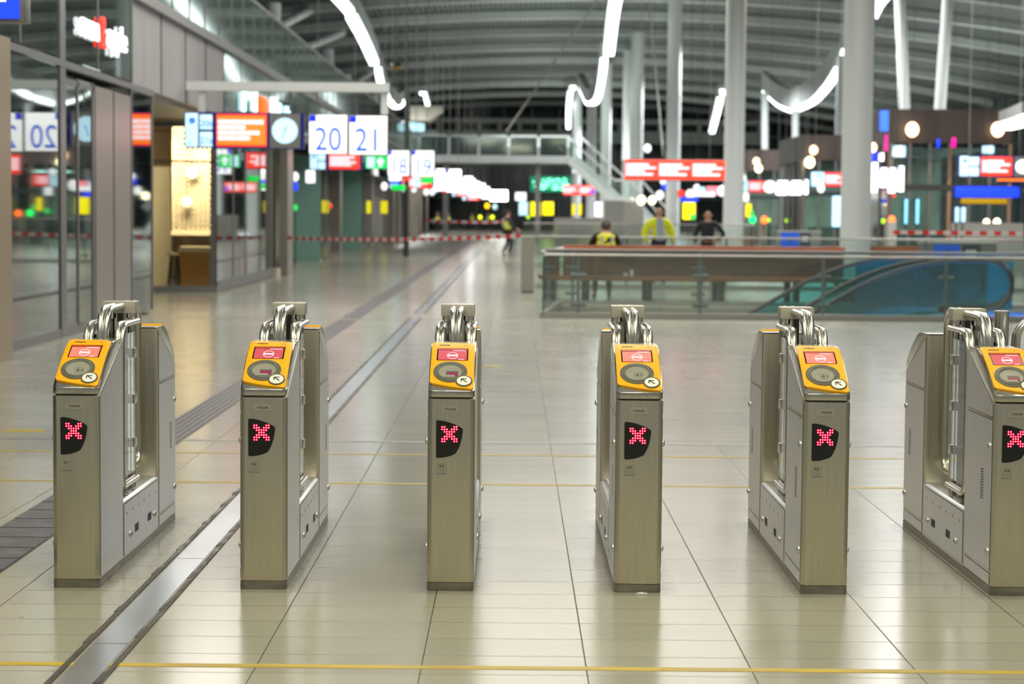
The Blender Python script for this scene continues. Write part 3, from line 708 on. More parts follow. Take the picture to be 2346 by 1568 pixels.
ribbon('light_ribbon', [(2045, -22, 92), (2015, 12, 97), (1999, 42, 101)], .60, 'light line piece at top right of the thick column')
ribbon('light_ribbon', [(1938, 122, 108), (1931, 150, 111)], .55, 'short light piece left of the thick column')
ribbon('light_ribbon', [(1921, 163, 112), (1898, 200, 116), (1862, 238, 122), (1819, 258, 128)], .50, 'long arc of light left of the thick column', 1.5)
ribbon('light_ribbon', [(1814, 258, 129), (1787, 246, 133), (1764, 226, 137), (1750, 212, 141)], .34, 'thin left end of the light arc over the pavilions', 1.5)
ribbon('light_ribbon', [(2360, 282, 52), (2330, 292, 56), (2304, 298, 60)], .42, 'light line at the right edge above the pavilion', .55)
ribbon('light_ribbon', [(968, 205, 176), (972, 212, 177)], .62, 'round light dot right of the sign gantry', .5)
ribbon('light_ribbon', [(975, 224, 178), (980, 246, 184)], .36, 'short light tube below the dot right of the sign gantry', .5)

# ------------------------------------------------------------------ left side: shop fronts
SX = -5.75; ZF = 3.47; ZU = 4.86; ZT = 6.25
def glaze(idx, pts, thick, m, label, frame_xs=(), frame_m=MULL, horiz=()):
    """upright glass sheet between two floor points, z0..z1"""
    (xa, ya), (xb, yb), z0, z1 = pts
    L = math.hypot(xb - xa, yb - ya); ang = math.atan2(yb - ya, xb - xa)
    g = MB().box(0, L, -thick / 2, thick / 2, z0, z1).build('window_%d' % idx, m); g.location = (xa, ya, 0); g.rotation_euler = (0, 0, ang); struct(g, label)
    for a, t in frame_xs: box(a - t / 2, a + t / 2, -.025, .025, z0, z1, 'window_frame', frame_m, g)
    for z, t in horiz: box(0, L, -.025, .025, z - t / 2, z + t / 2, 'window_rail', frame_m, g)
    return g
struct(box(-6.6, -5.43, 17.5, 21.6, 0, ZF, 'wall_left', mat('pier_cladding', (.42, .33, .21), .35, .5)), 'bronze clad pier at the left edge')
glaze(1, ((SX, 8), (SX, 17.5), 0, ZT), .02, SHOPG, 'shop glass nearer than the left edge of the photo', [(0.1, .1), (3.2, .08), (6.4, .08)])
glaze(2, ((SX, 21.6), (SX, 25.3), .08, ZF - .05), .02, SHOPG, 'first shop window behind the bronze pier', [(.05, .08)], horiz=[(.06, .12)])
box(SX - .03, SX + .03, 25.25, 25.55, 0, ZT, 'trim_31', MULL); struct(bpy.data.objects['trim_31'], 'grey window post beside the shop door')
glaze(3, ((SX, 25.55), (SX, 27.35), .10, ZF - .12), .02, SHOPG, 'glazed shop door panes', [(.74, .07), (1.7, .1)], horiz=[(.07, .14), (3.28, .07)])
pier = struct(box(-6.6, SX + .02, 27.4, 29.9, 0, 3.33, 'wall_pier', BRONZE), 'wide bronze clad pier between shop door and side glass')
box(SX + .02, SX + .026, 28.62, 28.66, 0, 3.33, 'panel_seam', SEAM, pier)
glaze(4, ((SX, 29.95), (SX, 31.75), .06, ZF - .03), .02, SHOPG, 'glass pane at the corner before the cafe', [(.04, .06), (1.76, .05)])
struct(box(SX - .04, SX + .04, 21.6, 31.8, ZF - .03, ZF + .06, 'trim_32', MULL), 'grey rail over the shop windows')
glaze(5, ((SX, 17.5), (SX, 30.1), ZF + .09, ZT), .02, SHOPG, 'dark glass above the near shop windows', [(y - 17.5, .05) for y in (20.4, 23.25, 25.4, 27.6, 30.05)])
# fascia band of grey panels, panel by panel seams, then glass
fz = struct(box(SX - .15, SX, 30.15, 39.6, ZF + .05, ZU - .04, 'wall_fascia', FASC), 'grey panel fascia above the cafe recess')
for y in (32.6, 35.0, 37.3): box(SX, SX + .012, y - .02, y + .02, ZF + .05, ZU - .04, 'panel_seam', SEAM, fz)
glaze(6, ((SX, 39.6), (SX, 112), ZF + .05, ZU), .03, TEALG, 'glass fascia of the shops further down the hall', [(2.4 * k, .05) for k in range(1, 30)], horiz=[(ZF + .15, .2)])
struct(box(-12, SX + .10, 30.15, 114, ZU - .06, ZU + .10, 'trim_33', GREYM), 'edge of the upper floor')
glaze(7, ((SX, 30.15), (SX, 114), ZU + .12, ZT), .02, TEALG, 'glass balustrade of the upper floor', [(1.75 * k, .03) for k in range(1, 48)], horiz=[(ZT, .06)])
struct(box(-15, SX - .3, 8, 30.1, ZF + 1.2, ZF + 1.3, 'ceiling_shop', DARKM), 'ceiling inside the near shop')
struct(box(-11.2, -11, 8, 32, 0, ZT, 'wall_shop', mat('shop_inner_wall', (.14, .20, .19), .7)), 'dark inner wall of the near shop')
struct(box(-16, -15.8, 30, 115, ZU, 11.5, 'wall_upper', mat('upper_wall', (.05, .075, .07), .6)), 'dark wall behind the upper floor')
# interior ceiling lights of the near shop, seen through its glass
for k, (px, py, Y, l) in enumerate(((58, 168, 27, 'left one'), (98, 222, 27, 'middle one'), (165, 237, 31, 'right one'), (205, 240, 31, 'farthest one'))):
    p = at(px, py, Y); tag(MB().sphere((0, 0, 0), .22, 14, 8, sz=.5, sy=1.2).build('ceiling_lamp', mat('shop_lamp', (1, 1, .95), .4, emit=(.9, 1, .93), es=2.5), smooth=True), 'round white lamp inside the near shop, ' + l + ' above the window', 'lamp', 'lamps inside the near shop').location = p
# upright sign letters on the glass
nm = empty('shop_sign', (SX + .14, at(176, 100, 26.6).y, 3.95)); D0 = 4561 * 5.75 / (1175 - 176); D1 = 4561 * 5.75 / (1175 - 291)
nm.location = (SX + .03, 26.2, 4.07)
SGW = glow('sign_letters_white', (.93, .98, 1.0), 1.5); SGR = glow('sign_letters_red', (1.0, .03, .02), 2.2)
for s, yy, z, m, sz in (('sven', .72, .02, SGW, .50), ('&', 1.58, .0, SGR, .62), ('apple', 2.58, .02, SGW, .50)):
    text(s, sz, m, 'letters', nm, (0.02, yy, z), rot=(math.pi / 2, 0, math.pi / 2), ext=.02, sx=.95 if s == '&' else 1.28, off=.002)
tag(nm, 'glowing white and red shop name sign on the dark glass at upper left', 'sign')
# cafe front at the back of the recess
CY = 40.0; cx0 = at(330, 600, CY).x; cx1 = at(492, 600, CY).x
struct(box(-12, cx1 + .05, CY - 8, CY, ZF, ZF + .12, 'ceiling_recess', mat('recess_soffit', (.45, .42, .36), .5)), 'soffit over the cafe recess')
struct(box(-12, cx1 + .06, CY - .08, CY + .08, 0, .12, 'trim_34', GREYM), 'sill under the cafe window')
glaze(8, ((-12, CY), (cx1, CY), .12, ZF), .02, glass('cafe_glass', (.86, .88, .84), .03), 'cafe window facing the gates', [(12 + cx1 - .04, .09), (12 + cx0 - .02, .06)], horiz=[(ZF - .1, .12), (2.62, .04)])
glaze(9, ((cx1 + .02, CY + .1), (-6.0, 50.3), .10, ZF), .02, SHOPG, 'shop windows past the cafe corner', [(2.4, .07), (4.4, .06), (7.0, .07), (9.2, .10)], horiz=[(.12, .2)])
struct(box(-12, -11.9, 32, 50, 0, ZF, 'wall_cafe_side', TAN), 'tan side wall of the cafe')
struct(box(-12, -6.2, 46.6, 46.8, 0, ZF, 'wall_cafe_back', TAN), 'tan back wall of the cafe')
struct(box(-12, -6.1, 40.1, 50, ZF - .02, ZF + .1, 'ceiling_cafe', TAN), 'cafe ceiling')
sx0 = at(398, 500, 42.6).x; sx1 = at(486, 500, 42.6).x; z0 = at(400, 528, 42.6).z; z1 = 3.4
ls = empty('lattice_screen', (sx0, 42.6, 0))
box(0, sx1 - sx0, .06, .10, z0, z1, 'backing_board', mat('warm_backing', (.26, .15, .07), .6), ls)
lm = MB(); W = sx1 - sx0
for k in range(9): lm.box(k * W / 8 - .026, k * W / 8 + .026, 0, .05, z0, z1)
for k in range(20): lm.box(0, W, 0, .05, z0 + k * (z1 - z0) / 19 - .026, z0 + k * (z1 - z0) / 19 + .026)
lm.build('lattice_grid', CREAM, ls); box(-.05, W, -.03, .1, z0 - .10, z0, 'bottom_frame', CREAM, ls)
tag(ls, 'brightly lit cream lattice screen inside the cafe window', 'screen')
for k, (px, py, s) in enumerate(((440, 396, .12), (428, 462, .10))):
    p = at(px, py, 42.35); o = empty('globe_lamp', p); MB().sphere((0, 0, 0), s, 12, 8).build('globe', WARML2, o, smooth=True); MB().tube([(0, 0, s), (0, 0, ZF - p.z)], .008, 6).build('cord', DARKM, o)
    tag(o, ('higher', 'lower')[k] + ' warm globe lamp before the cafe lattice', 'lamp', 'cafe globe lamps')
p = at(447, 671, 41.0); cb = empty('cafe_counter', (at(414, 600, 41).x, 41.0, 0)); wdt = at(478, 600, 41).x - at(414, 600, 41).x
box(0, wdt, 0, .6, 0, at(447, 572, 41).z - .05, 'counter_body', CARD, cb); box(-.04, wdt + .03, -.04, .64, at(447, 572, 41).z - .05, at(447, 566, 41).z, 'counter_top', CREAM, cb)
tag(cb, 'brown cafe counter with a pale top behind the cafe window', 'counter')
p = at(399, 672, 41.1); st = empty('bar_stool', (p.x, 41.1, 0)); zt_ = at(399, 580, 41.1).z
MB().tube([(0, 0, zt_ - .05), (0, 0, zt_)], .13, 18).build('seat', CREAM, st, smooth='auto')
for a in range(4):
    t = math.pi / 4 + a * math.pi / 2; MB().tube([(.08 * math.cos(t), .08 * math.sin(t), zt_ - .05), (.17 * math.cos(t), .17 * math.sin(t), 0)], .018, 8).build('leg', DARKM, st)
MB().tube([(.13 * math.cos(t), .13 * math.sin(t), .25) for t in [k * math.pi / 8 for k in range(17)]], .012, 6).build('foot_ring', DARKM, st)
tag(st, 'dark legged bar stool beside the brown cafe counter', 'stool')
tag(box(at(343, 600, 44).x, at(392, 600, 44).x, 44, 44.4, 0, 2.6, 'cafe_cabinet', mat('pale_cabinet', (.50, .45, .36), .5, noise=.1, nscale=(20, 1, 1))), 'pale tall cabinet at the left inside the cafe', 'cabinet')
# beyond: bronze piers and green glass fronts
def pier_at(k, px0, px1, Y, d, label, z1=ZF, m=BRONZE):
    return struct(box(at(px0, 500, Y).x, at(px1, 500, Y).x, Y, Y + d, 0, z1, 'wall_pier_%d' % k, m), label)
pier_at(1, 640, 659, 50.5, 1.2, 'bronze pier past the shop windows')
pier_at(2, 626, 632, 50.4, .1, 'thin cream post beside the bronze pier', m=mat('cream_post', (.45, .42, .28), .5))
pb = MB().tube([(0, 0, 0), (0, 0, .22)], .11, 14).build('post_foot', mat('cream_plastic', (.62, .55, .42), .5), smooth='auto'); pb.location = at(632, 638, 50); pb.location.z = 0
tag(pb, 'small cream coloured foot at the base of the thin post', 'post foot')
glaze(10, ((at(659, 500, 52).x, 52), (at(676, 500, 66).x, 66), .1, ZF), .02, SHOPG, 'glass return before the first green panel', [(4, .06), (9, .06)])
pier_at(3, 672, 735, 66.0, .3, 'large green glass panel facing the gates', m=GREENG)
glaze(11, ((at(736, 500, 66).x, 66), (at(755, 500, 72).x, 72), .1, ZF), .02, SHOPG, 'glass return after the first green panel', [(3, .08)])
pier_at(4, 755, 779, 83, 1.0, 'bronze pier left of the second green panel')
pier_at(5, 779, 829, 89, .3, 'second green glass panel facing the gates', m=GREENG)
glaze(12, ((at(829, 500, 89).x, 89), (at(846, 500, 97).x, 97), .1, ZF), .02, SHOPG, 'glass return after the second green panel', [(4, .1)])
struct(box(-9.5, -9.3, 50, 210, 0, ZF, 'wall_far_left', mat('far_shop_wall', (.24, .22, .20), .6, noise=.2, nscale=(1, .3, .1))), 'shop wall far down the left side')
for k, (px0, px1, Y) in enumerate(((846, 853, 97), (884, 902, 104), (905, 914, 112), (918, 926, 118), (938, 948, 126), (950, 957, 135), (960, 966, 148), (975, 980, 160))):
    pier_at(6 + k, px0, px1, Y, .8, 'bronze pier far down the left side')
struct(box(-16, -7.2, 52, 210, ZF, ZF + .1, 'ceiling_far', DARKM), 'soffit over the far shops')
# ------------------------------------------------------------------ overhead signs
def bars(mb, x0, x1, z0, z1, rows, y, seed=1):
    rnd = random.Random(seed); h = (z1 - z0) / rows; lens = [.93, .76, .99, .62, .9, .7]
    for r in range(rows):
        zt = z1 - r * h - h * .06; x = x0; end = x0 + (x1 - x0) * lens[(r + seed) % 6]
        while x < end - .01:
            wd = min(end - x, (x1 - x0) * rnd.uniform(.10, .26)); mb.box(x, x + wd, y - .004, y, zt - h * .78, zt); x += wd + (x1 - x0) * .012
def platform_sign(px0, px1, py0, py1, Y, digits, label, depth=.16):
    a = at(px0, py1, Y); b = at(px1, py0, Y); w_ = b.x - a.x; h = b.z - a.z
    o = empty('platform_sign', (a.x, Y, a.z))
    box(0, w_, .02, depth, 0, h, 'housing', GREYM, o, bev=.01)
    box(.012, w_ - .012, 0, .02, .012, h - .012, 'lit_face', SIGNW if Y < 62 else SIGNS, o, bev=.006)
    box(.015, .015 + w_ * .17, -.006, .0, h * .82, h - .014, 'blue_corner_tab', SIGNB, o)
    if digits: text(digits, h * .84, DIGIT, 'platform_number', o, (w_ * .50, -.004, h * .35), ext=.002, sx=.84)
    for x in (w_ * .2, w_ * .8): MB().tube([(x, .10, h), (x, .10, 3.80 - a.z if Y < 50 else rz(a.x + x) + .62 - a.z)], .009, 6).build('hanger', GREYM, o)
    tag(o, label, 'sign', 'white platform number signs'); return o
def info_board(px0, px1, py0, py1, Y, label, layout, digits=('20b', '21b'), hang=True):
    """layout: (kind, f0, f1) fractions along the board"""
    a = at(px0, py1, Y); b = at(px1, py0, Y); W = b.x - a.x; H = b.z - a.z
    o = empty('departure_board', (a.x, Y, a.z)); box(0, W, .01, .22, 0, H, 'housing', NAVY if layout[0][0] != 'red' else GREYM, o)
    for kind, f0, f1 in layout:
        x0, x1 = W * f0, W * f1; w_ = x1 - x0
        if kind == 'info':
            box(x0, x1, -.01, .01, H * .03, H * .97, 'information_screen', PALEB, o, bev=.01)
            MB().tube([(x0 + w_ * .55, -.012, H * .76), (x0 + w_ * .55, -.016, H * .76)], H * .09, 16).build('information_mark', DIGIT, o)
            text('i', H * .15, PALEB, 'information_letter', o, (x0 + w_ * .55, -.020, H * .76)); 
            text('K', H * .12, DIGIT, 'small_letter', o, (x0 + w_ * .35, -.014, H * .14))
        elif kind == 'cells':
            for q, (z0, z1) in enumerate(((.52, .93), (.04, .45))):
                c = box(x0, x1, -.01, .01, H * z0, H * z1, 'platform_screen', PALEB, o, bev=.01)
                if digits: text(digits[q], H * .24, DIGIT, 'screen_number', c, (x0 + w_ * .55, -.014, H * (z0 + .16)))
        elif kind == 'red':
            r = box(x0, x1, -.012, .01, H * .05, H * .95, 'red_notice_panel', REDP, o, bev=.008)
            box(x0 + w_ * .02, x1 - w_ * .02, -.015, -.011, H * .10, H * .90, 'orange_glow_panel', REDP2, r) if Y < 50 else None
            t = MB(); bars(t, x0 + w_ * .03, x1 - w_ * .05, H * .20, H * .80, 4, -.017, int(px0) % 5); t.build('notice_text', PINKW, r)
        elif kind == 'clock':
            box(x0, x1, -.01, .01, H * .02, H * .98, 'clock_case', GREYM, o)
            cx, cz = (x0 + x1) / 2, H * .5; r_ = min(w_, H) * .42
            f = MB().tube([(cx, -.02, cz), (cx, -.011, cz)], r_, 36).build('clock_face', PALEB if Y < 50 else SIGNW, o)
            if Y < 50:
                MB().tube([(cx, -.024, cz), (cx - r_ * .15, -.024, cz - r_ * .55)], .008, 6).tube([(cx, -.024, cz), (cx + r_ * .16, -.024, cz + r_ * .32)], .011, 6).build('clock_hands', DIGIT, f)
                tk = MB()
                for q in range(12):
                    t = q * math.pi / 6; tk.tube([(cx + r_ * .84 * math.sin(t), -.022, cz + r_ * .84 * math.cos(t)), (cx + r_ * .93 * math.sin(t), -.022, cz + r_ * .93 * math.cos(t))], .005, 4)
                tk.build('hour_marks', DIGIT, f)
        elif kind == 'exit':
            c = box(x0, x1, -.01, .01, H * .04, H * .96, 'green_exit_panel', GREEN, o)
            xm = (x0 + x1) / 2 + w_ * .2; q = w_ * .16
            box(x0 + w_ * .06, x0 + w_ * .42, -.014, -.01, H * .1, H * .9, 'pale_pictogram', PALEB, c)
            MB().add([(xm - q * 1.3, -.015, H * .5), (xm, -.015, H * .88), (xm + q * 1.3, -.015, H * .5)], [(0, 1, 2)]).box(xm - q * .5, xm + q * .5, -.0151, -.0149, H * .18, H * .5).build('up_arrow', SCR_W, c)
    if hang:
        for x in (W * .15, W * .85): MB().tube([(x, .12, H), (x, .12, 3.80 - a.z if Y < 50 else rz(a.x + x) + .62 - a.z)], .009, 6).build('hanger', GREYM, o)
    tag(o, label, 'departure board', 'departure boards hung over the hall'); return o
info_board(422, 696, 259, 339, 35.0, 'long blue departure board with clock left of sign 20', [('info', .01, .115), ('cells', .13, .235), ('red', .27, .69), ('clock', .715, .97)])
platform_sign(707, 796, 263, 353, 35.0, '20', 'lit white platform sign reading 20')
platform_sign(799, 888, 265, 355, 35.0, '21', 'lit white platform sign reading 21')
# gantry
g = empty('route_sign', at(-60, 48, 13.0)); b = at(52, -40, 13.0); W = b.x - g.location.x; H = b.z - g.location.z
box(0, W, .03, .22, 0, H, 'housing', GREYM, g, bev=.01); box(.02, W - .03, 0, .03, .02, H, 'blue_lit_face', BLUEL, g); box(W * .50, W * .66, -.004, 0, H * .50, H * .56, 'white_bar', SIGNW, g)
MB().tube([(W / 2, .12, H), (W / 2, .12, rz(g.location.x) - g.location.z + .62)], .02, 6).build('hanger', GREYM, g)
tag(g, 'blue lit sign corner at the top left edge of the photo', 'sign')
gt = empty('sign_gantry', (at(415, 195, 35.0).x, 35.0, 0)); a = at(415, 207, 35.0); b = at(890, 186, 35.0)
box(0, b.x - a.x, 0, .24, a.z, a.z + .16, 'beam', WHITEB, gt)
for px in (461, 880): 
    x = at(px, 300, 35.0).x - a.x; box(x - .06, x + .06, .05, .17, 3.35, a.z, 'hanging_post', WHITEB, gt)
for px in (455, 662): 
    x = at(px, 250, 35.0).x - a.x; MB().tube([(x, .12, 3.4), (x, .12, a.z)], .02, 8).build('hanger', GREYM, gt)
box(at(340, 195, 35.0).x - a.x, 0.05, .05, .19, a.z + .02, a.z + .13, 'wall_arm', WHITEB, gt)
tag(gt, 'pale horizontal gantry beam carrying the near signs at left', 'gantry')
info_board(709, 830, 350, 389, 57.0, 'second blue departure board, seen under sign 20', [('info', .01, .14), ('cells', .155, .30), ('red', .37, .95)], None)
info_board(836, 888, 357, 387, 57.0, 'small green exit arrow sign under sign 21', [('exit', .04, .96)])
platform_sign(888, 938, 345, 403, 59.0, '18', 'lit white platform sign reading 18, smaller row behind 21')
platform_sign(942, 995, 345, 405, 59.0, '19', 'lit white platform sign reading 19, right of sign 18')
ROWS = [(80, (995, 1019, 387, 437), (1022, 1057, 388, 440)), (103, (1058, 1084, 404, 442), (1070, 1090, 410, 448)), (125, (1075, 1100, 416, 450), (1096, 1112, 420, 452)), (150, (1104, 1122, 428, 456), None)]
ordn = ['third', 'fourth', 'fifth', 'sixth']
for q, (Y, A, B) in enumerate(ROWS):
    for z, S in enumerate((A, B)):
        if S: platform_sign(S[0], S[1], S[2], S[3], Y, None, 'blank looking lit platform sign, %s one of the %s row' % (('left', 'right')[z], ordn[q]))
    info_board(S[0] - (130, 80, 60, 45)[q] if S else A[0] - 45, (A[0] - 3), 405 + q * 14 + (0, 4, 4, 3)[q], 432 + q * 9, Y + 1, 'distant departure board of the %s sign row at left' % ordn[q], [('info', .01, .2), ('red', .3, .97)], None)
def support(o, x, y, z0, h):
    """thin mast to the floor for low things, drop rod from the roof for high ones"""
    X = o.location.x + x
    if o.location.z < 2.0: MB().tube([(x, y, h * .2), (x, y, -o.location.z)], .022, 6).build('mast', DARKM, o)
    else: MB().tube([(x, y, h * .5), (x, y, rz(X) + .62 - o.location.z)], .007, 6).build('drop_rod', DARKM, o)
def lightbox(name, px0, px1, py0, py1, Y, m, label, cat='sign', group=None, d=.2, case=None, bev=.03):
    a = at(px0, py1, Y); b = at(px1, py0, Y); o = empty(name, (a.x, Y, a.z)); W = b.x - a.x; H = b.z - a.z
    box(0, W, .03, d, 0, H, 'housing', case or DARKM, o); box(W * .03, W * .97, 0, .03, H * .03, H * .97, 'lit_face', m, o, bev=min(bev, W * .2, H * .2)); support(o, W / 2, d * .6, 0, H)
    tag(o, label, cat, group); return o
lightbox('lit_sign', 1122, 1164, 436, 461, 170, SIGNX, 'wide white lit sign at the far end left of the guard')
lightbox('lit_sign', 1180, 1206, 441, 460, 150, SIGNW, 'small white lit sign above the pale blue screen, right of the guard')
lightbox('lit_sign', 1188, 1210, 462, 494, 150, PALEB, 'pale blue lit screen right of the walking guard')
BIGW = [(890, 920, 400, 414, 66, SIGNW, 'white lit strip under sign 18'), (893, 917, 416, 422, 66, BLUEL, 'small blue strip under sign 18'), (896, 930, 424, 436, 67, GREEN, 'green lit strip left of the dark pole'), (700, 722, 390, 420, 64, SIGNW, 'narrow white lit sign left of the first green glass panel'),
        (946, 962, 404, 430, 70, PALEB, 'pale blue strip under sign 19'), (928, 934, 400, 415, 68, REDP, 'small red light on the dark pole'), (964, 994, 407, 420, 70, GREEN, 'green lit strip right of the dark pole')]
for a_, b_, c_, d_, Y, m, l in BIGW: lightbox('lit_sign', a_, b_, c_, d_, Y, m, l)
for k, (px, py, Y, r, m, l) in enumerate(((880, 427, 80, .10, SIGNW, 'white lamp under the left sign row, first from left'), (929, 431, 82, .12, SIGNW, 'white lamp beside the dark pole'), (948, 433, 86, .09, SIGNW, 'white lamp right of the dark pole'),
     (976, 440, 95, .10, SIGNW, 'white lamp above the far guards, left one'), (990, 440, 95, .10, SIGNW, 'white lamp above the far guards, right one'), (676, 405, 62, .09, SIGNW, 'white lamp left of the first green panel'), (676, 428, 62, .08, BLUEL, 'blue lamp left of the first green panel'),
     (676, 476, 62, .06, GREEN, 'tiny green lamp left of the first green panel'), (755, 472, 75, .07, REDP, 'tiny red lamp right of the first green panel'), (748, 470, 75, .12, PALEB, 'pale blue lamp right of the first green panel'))):
    p = at(px, py, Y); o = MB().sphere((0, 0, 0), r * 1.3, 10, 6, sz=1.3).build('small_lamp', m, smooth=True); o.location = p; support(o, 0, 0, 0, .1); tag(o, l, 'lamp', 'small lamps along the left side')
# yellow route strips on the shop piers
for k, (x0, x1, y0, y1, Y, l) in enumerate(((834, 850, 460, 490, 96, 'yellow lit strip left of the dark pole, left one'), (872, 888, 460, 490, 99, 'yellow lit strip left of the dark pole, right one'))):
    lightbox('route_strip', x0, x1, y0, y1, Y, mat('yellow_strip', (.8, .7, .0), .4, emit=(.8, .68, 0), es=.8), l)
# shop names up on the glass
for k, (px, py, s, m, Y, w_, l) in enumerate(((566, 229, .46, glow('pale_sign', (.55, .85, 1), 2.5), 44, .16, 'pale blue lit letter on the upper glass'), (591, 228, .52, SIGNW, 46, .22, 'white lit letter left of the orange panel'), (606, 238, .35, glow('orange_sign', (1, .10, 0), 1.6), 47, .5, 'orange lit panel on the upper shop glass'),
     (630, 243, .42, SIGNW, 49, .42, 'white lit letter right of the orange panel'), (644, 249, .30, glow('pale_sign', (.55, .85, 1), 2.5), 50, .3, 'small bluish lit letter on the upper glass'), (665, 252, .2, glow('pale_sign', (.55, .85, 1), 2.5), 52, .25, 'last small bluish lit letter on the upper glass'))):
    YY = 4561 * 5.62 / (1175 - px); z = at(px, py, YY).z
    tag(box(-5.745, -5.68, YY, YY + w_ * 2.2, z - s / 2, z + s / 2, 'shop_letter', m, bev=.02), l, 'sign', 'lit shop name pieces on the upper glass')
for k, (px, py, m) in enumerate(((905, 288, 0), (925, 287, 1), (945, 290, 2), (958, 292, 3))):
    p = at(px, py, 112); tag(box(p.x - .35, p.x + .35, 112, 112.1, p.z - .22, p.z + .22, 'shop_letter', SIGNW if m == 1 else PALEB, bev=.1), 'bluish white lit letter over the bridge, %s from left' % ('first', 'second', 'third', 'fourth')[k], 'sign', 'lit letters left of the bridge')
# red notices over the centre
nb = info_board(1431, 1661, 366, 413, 60.0, 'row of three red notice screens hung left of the white column', [('red', .0, .332), ('red', .334, .666), ('red', .668, 1.0)], None)
info_board(1290, 1362, 424, 448, 120.0, 'two pink red notice screens in front of the stair foot', [('red', .0, .49), ('red', .51, 1.0)], None)
# boards on the right
info_board(2196, 2362, 358, 405, 57.0, 'blue departure board with red notice at the right edge', [('info', .015, .14), ('cells', .15, .28), ('red', .31, .74), ('clock', .77, 1.0)], None)
o = info_board(2285, 2362, 405, 420, 57.2, 'orange text display strip under the right departure board', [('cells', 0.9, 1.0)], None, hang=False)
t = MB(); bars(t, 0, .95, .05, .14, 1, -.01, 2); t.build('orange_text', glow('orange_text', (1, .2, 0), 1.6), o)
info_board(1856, 1936, 394, 428, 75.0, 'departure board half hidden by the thick white column', [('info', .03, .40), ('red', .42, 1.0)], None)
info_board(1694, 1752, 413, 441, 100.0, 'small departure board with pink notice right of the second column', [('info', .0, .33), ('red', .38, 1.0)], None)
for k, (a_, b_, c_, d_, Y, l) in enumerate(((1777, 1806, 414, 447, 88, 'left one of two white lit platform signs over the gates at right'), (1808, 1837, 414, 447, 88, 'right one of two white lit platform signs over the gates at right'), (1841, 1852, 412, 446, 88, 'narrow white lit sign beside two platform signs'),
       (1990, 2012, 372, 442, 66, 'tall white lit sign just right of the thick column'), (2014, 2033, 384, 430, 65.5, 'white lit sign, second right of the thick column'), (2034, 2053, 384, 443, 65, 'white lit sign, third right of the thick column'), (2056, 2072, 380, 440, 64.5, 'white lit sign, fourth right of the thick column'),
       (2013, 2026, 350, 370, 66, 'small white lit sign under the blue advertising screen'))):
    platform_sign(a_, b_, c_, d_, Y, None, l)
p = at(1764, 428, 88); o = MB().tube([(0, 0, 0), (0, .15, 0)], .27, 24).build('round_clock', SIGNW); o.location = p; support(o, 0, .1, 0, .1); tag(o, 'round white lit clock left of two platform signs at right', 'clock')
RB = [(2184, 2340, 428, 452, 54, BLUEL, 'long blue lit shop fascia at the right'), (2198, 2312, 455, 467, 54, mat('mustard', (.45, .26, .0), .5, emit=(.5, .28, 0), es=.5), 'mustard yellow band below the blue fascia'),
      (2188, 2198, 474, 510, 54.5, PALEB, 'pale blue upright screen under the blue fascia, left one'), (2202, 2213, 474, 510, 54.5, PALEB, 'pale blue upright screen under the blue fascia, right one'),
      (2072, 2080, 455, 515, 67.6, CYAN, 'cyan upright light strip, left one'), (2098, 2106, 455, 515, 67.6, CYAN, 'cyan upright light strip, right one'),
      (2014, 2036, 252, 302, 66.5, glow('blue_ad', (.05, .22, .95), 1.4), 'blue advertising screen high beside the brown pavilion'), (2026, 2034, 308, 348, 66.5, MAG, 'magenta light strip below the blue advertising screen'),
      (2044, 2076, 333, 360, 67.9, PALEB, 'pale blue lit menu screen on the near pavilion'), (2180, 2190, 315, 338, 67, MAG, 'magenta upright light on the near pavilion'), (2146, 2154, 318, 338, 67, BLUEL, 'dim blue light on the near pavilion'),
      (2250, 2278, 334, 352, 62, PALEB, 'pale lit screen above the right departure board'), (1905, 1934, 447, 522, 62, PALEB, 'tall white and blue lit totem left of the thick column'),
      (1990, 2010, 345, 370, 67, BLUEL, 'blue lit square right of the thick column'), (2044, 2052, 445, 452, 66.5, REDP, 'small red lit sign right of the thick column'),
      (1696, 1716, 442, 462, 98, SIGNW, 'white lit blob sign right of the second column'), (1708, 1722, 466, 498, 96, YELL, 'yellow lit panel right of the second column'),
      (1563, 1594, 463, 504, 90, YELL, 'yellow lit panel between the two men'), (1516, 1526, 411, 434, 100, BLUEL, 'blue lit sign under the red notices'), (1215, 1240, 462, 496, 140, YELL, 'yellow lit ticket panel, left one, right of the guard'),
      (1243, 1269, 462, 494, 140, YELL, 'yellow lit ticket panel, right one, right of the guard'), (1310, 1318, 466, 494, 140, mat('yellow_strip', (.8, .7, .0), .4), 'narrow yellow strip left of the stair, left one'), (1325, 1333, 466, 494, 140, mat('yellow_strip', (.8, .7, .0), .4), 'narrow yellow strip left of the stair, right one'),
      (1362, 1380, 462, 498, 110, SIGNW, 'upright white lit panel left of the stair foot'), (1570, 1640, 440, 450, 96, SIGNW, 'white lit strip between column and red notices'), (1596, 1616, 428, 446, 98, PALEB, 'pale blue lit sign under the red notices'), (1618, 1648, 427, 447, 99, glow('pink_notice', (1, .25, .3), 1.2), 'pink lit notice left of the second column'),
      (1552, 1568, 436, 450, 99, REDP, 'small red lit sign behind the yellow panel'), (1560, 1600, 452, 462, 93, BLUEL, 'blue band above the yellow panel between the men')]
for a_, b_, c_, d_, Y, m, l in RB: lightbox('lit_sign', a_, b_, c_, d_, Y, m, l, case=mat('navy_case', (.0, .01, .12), .4))
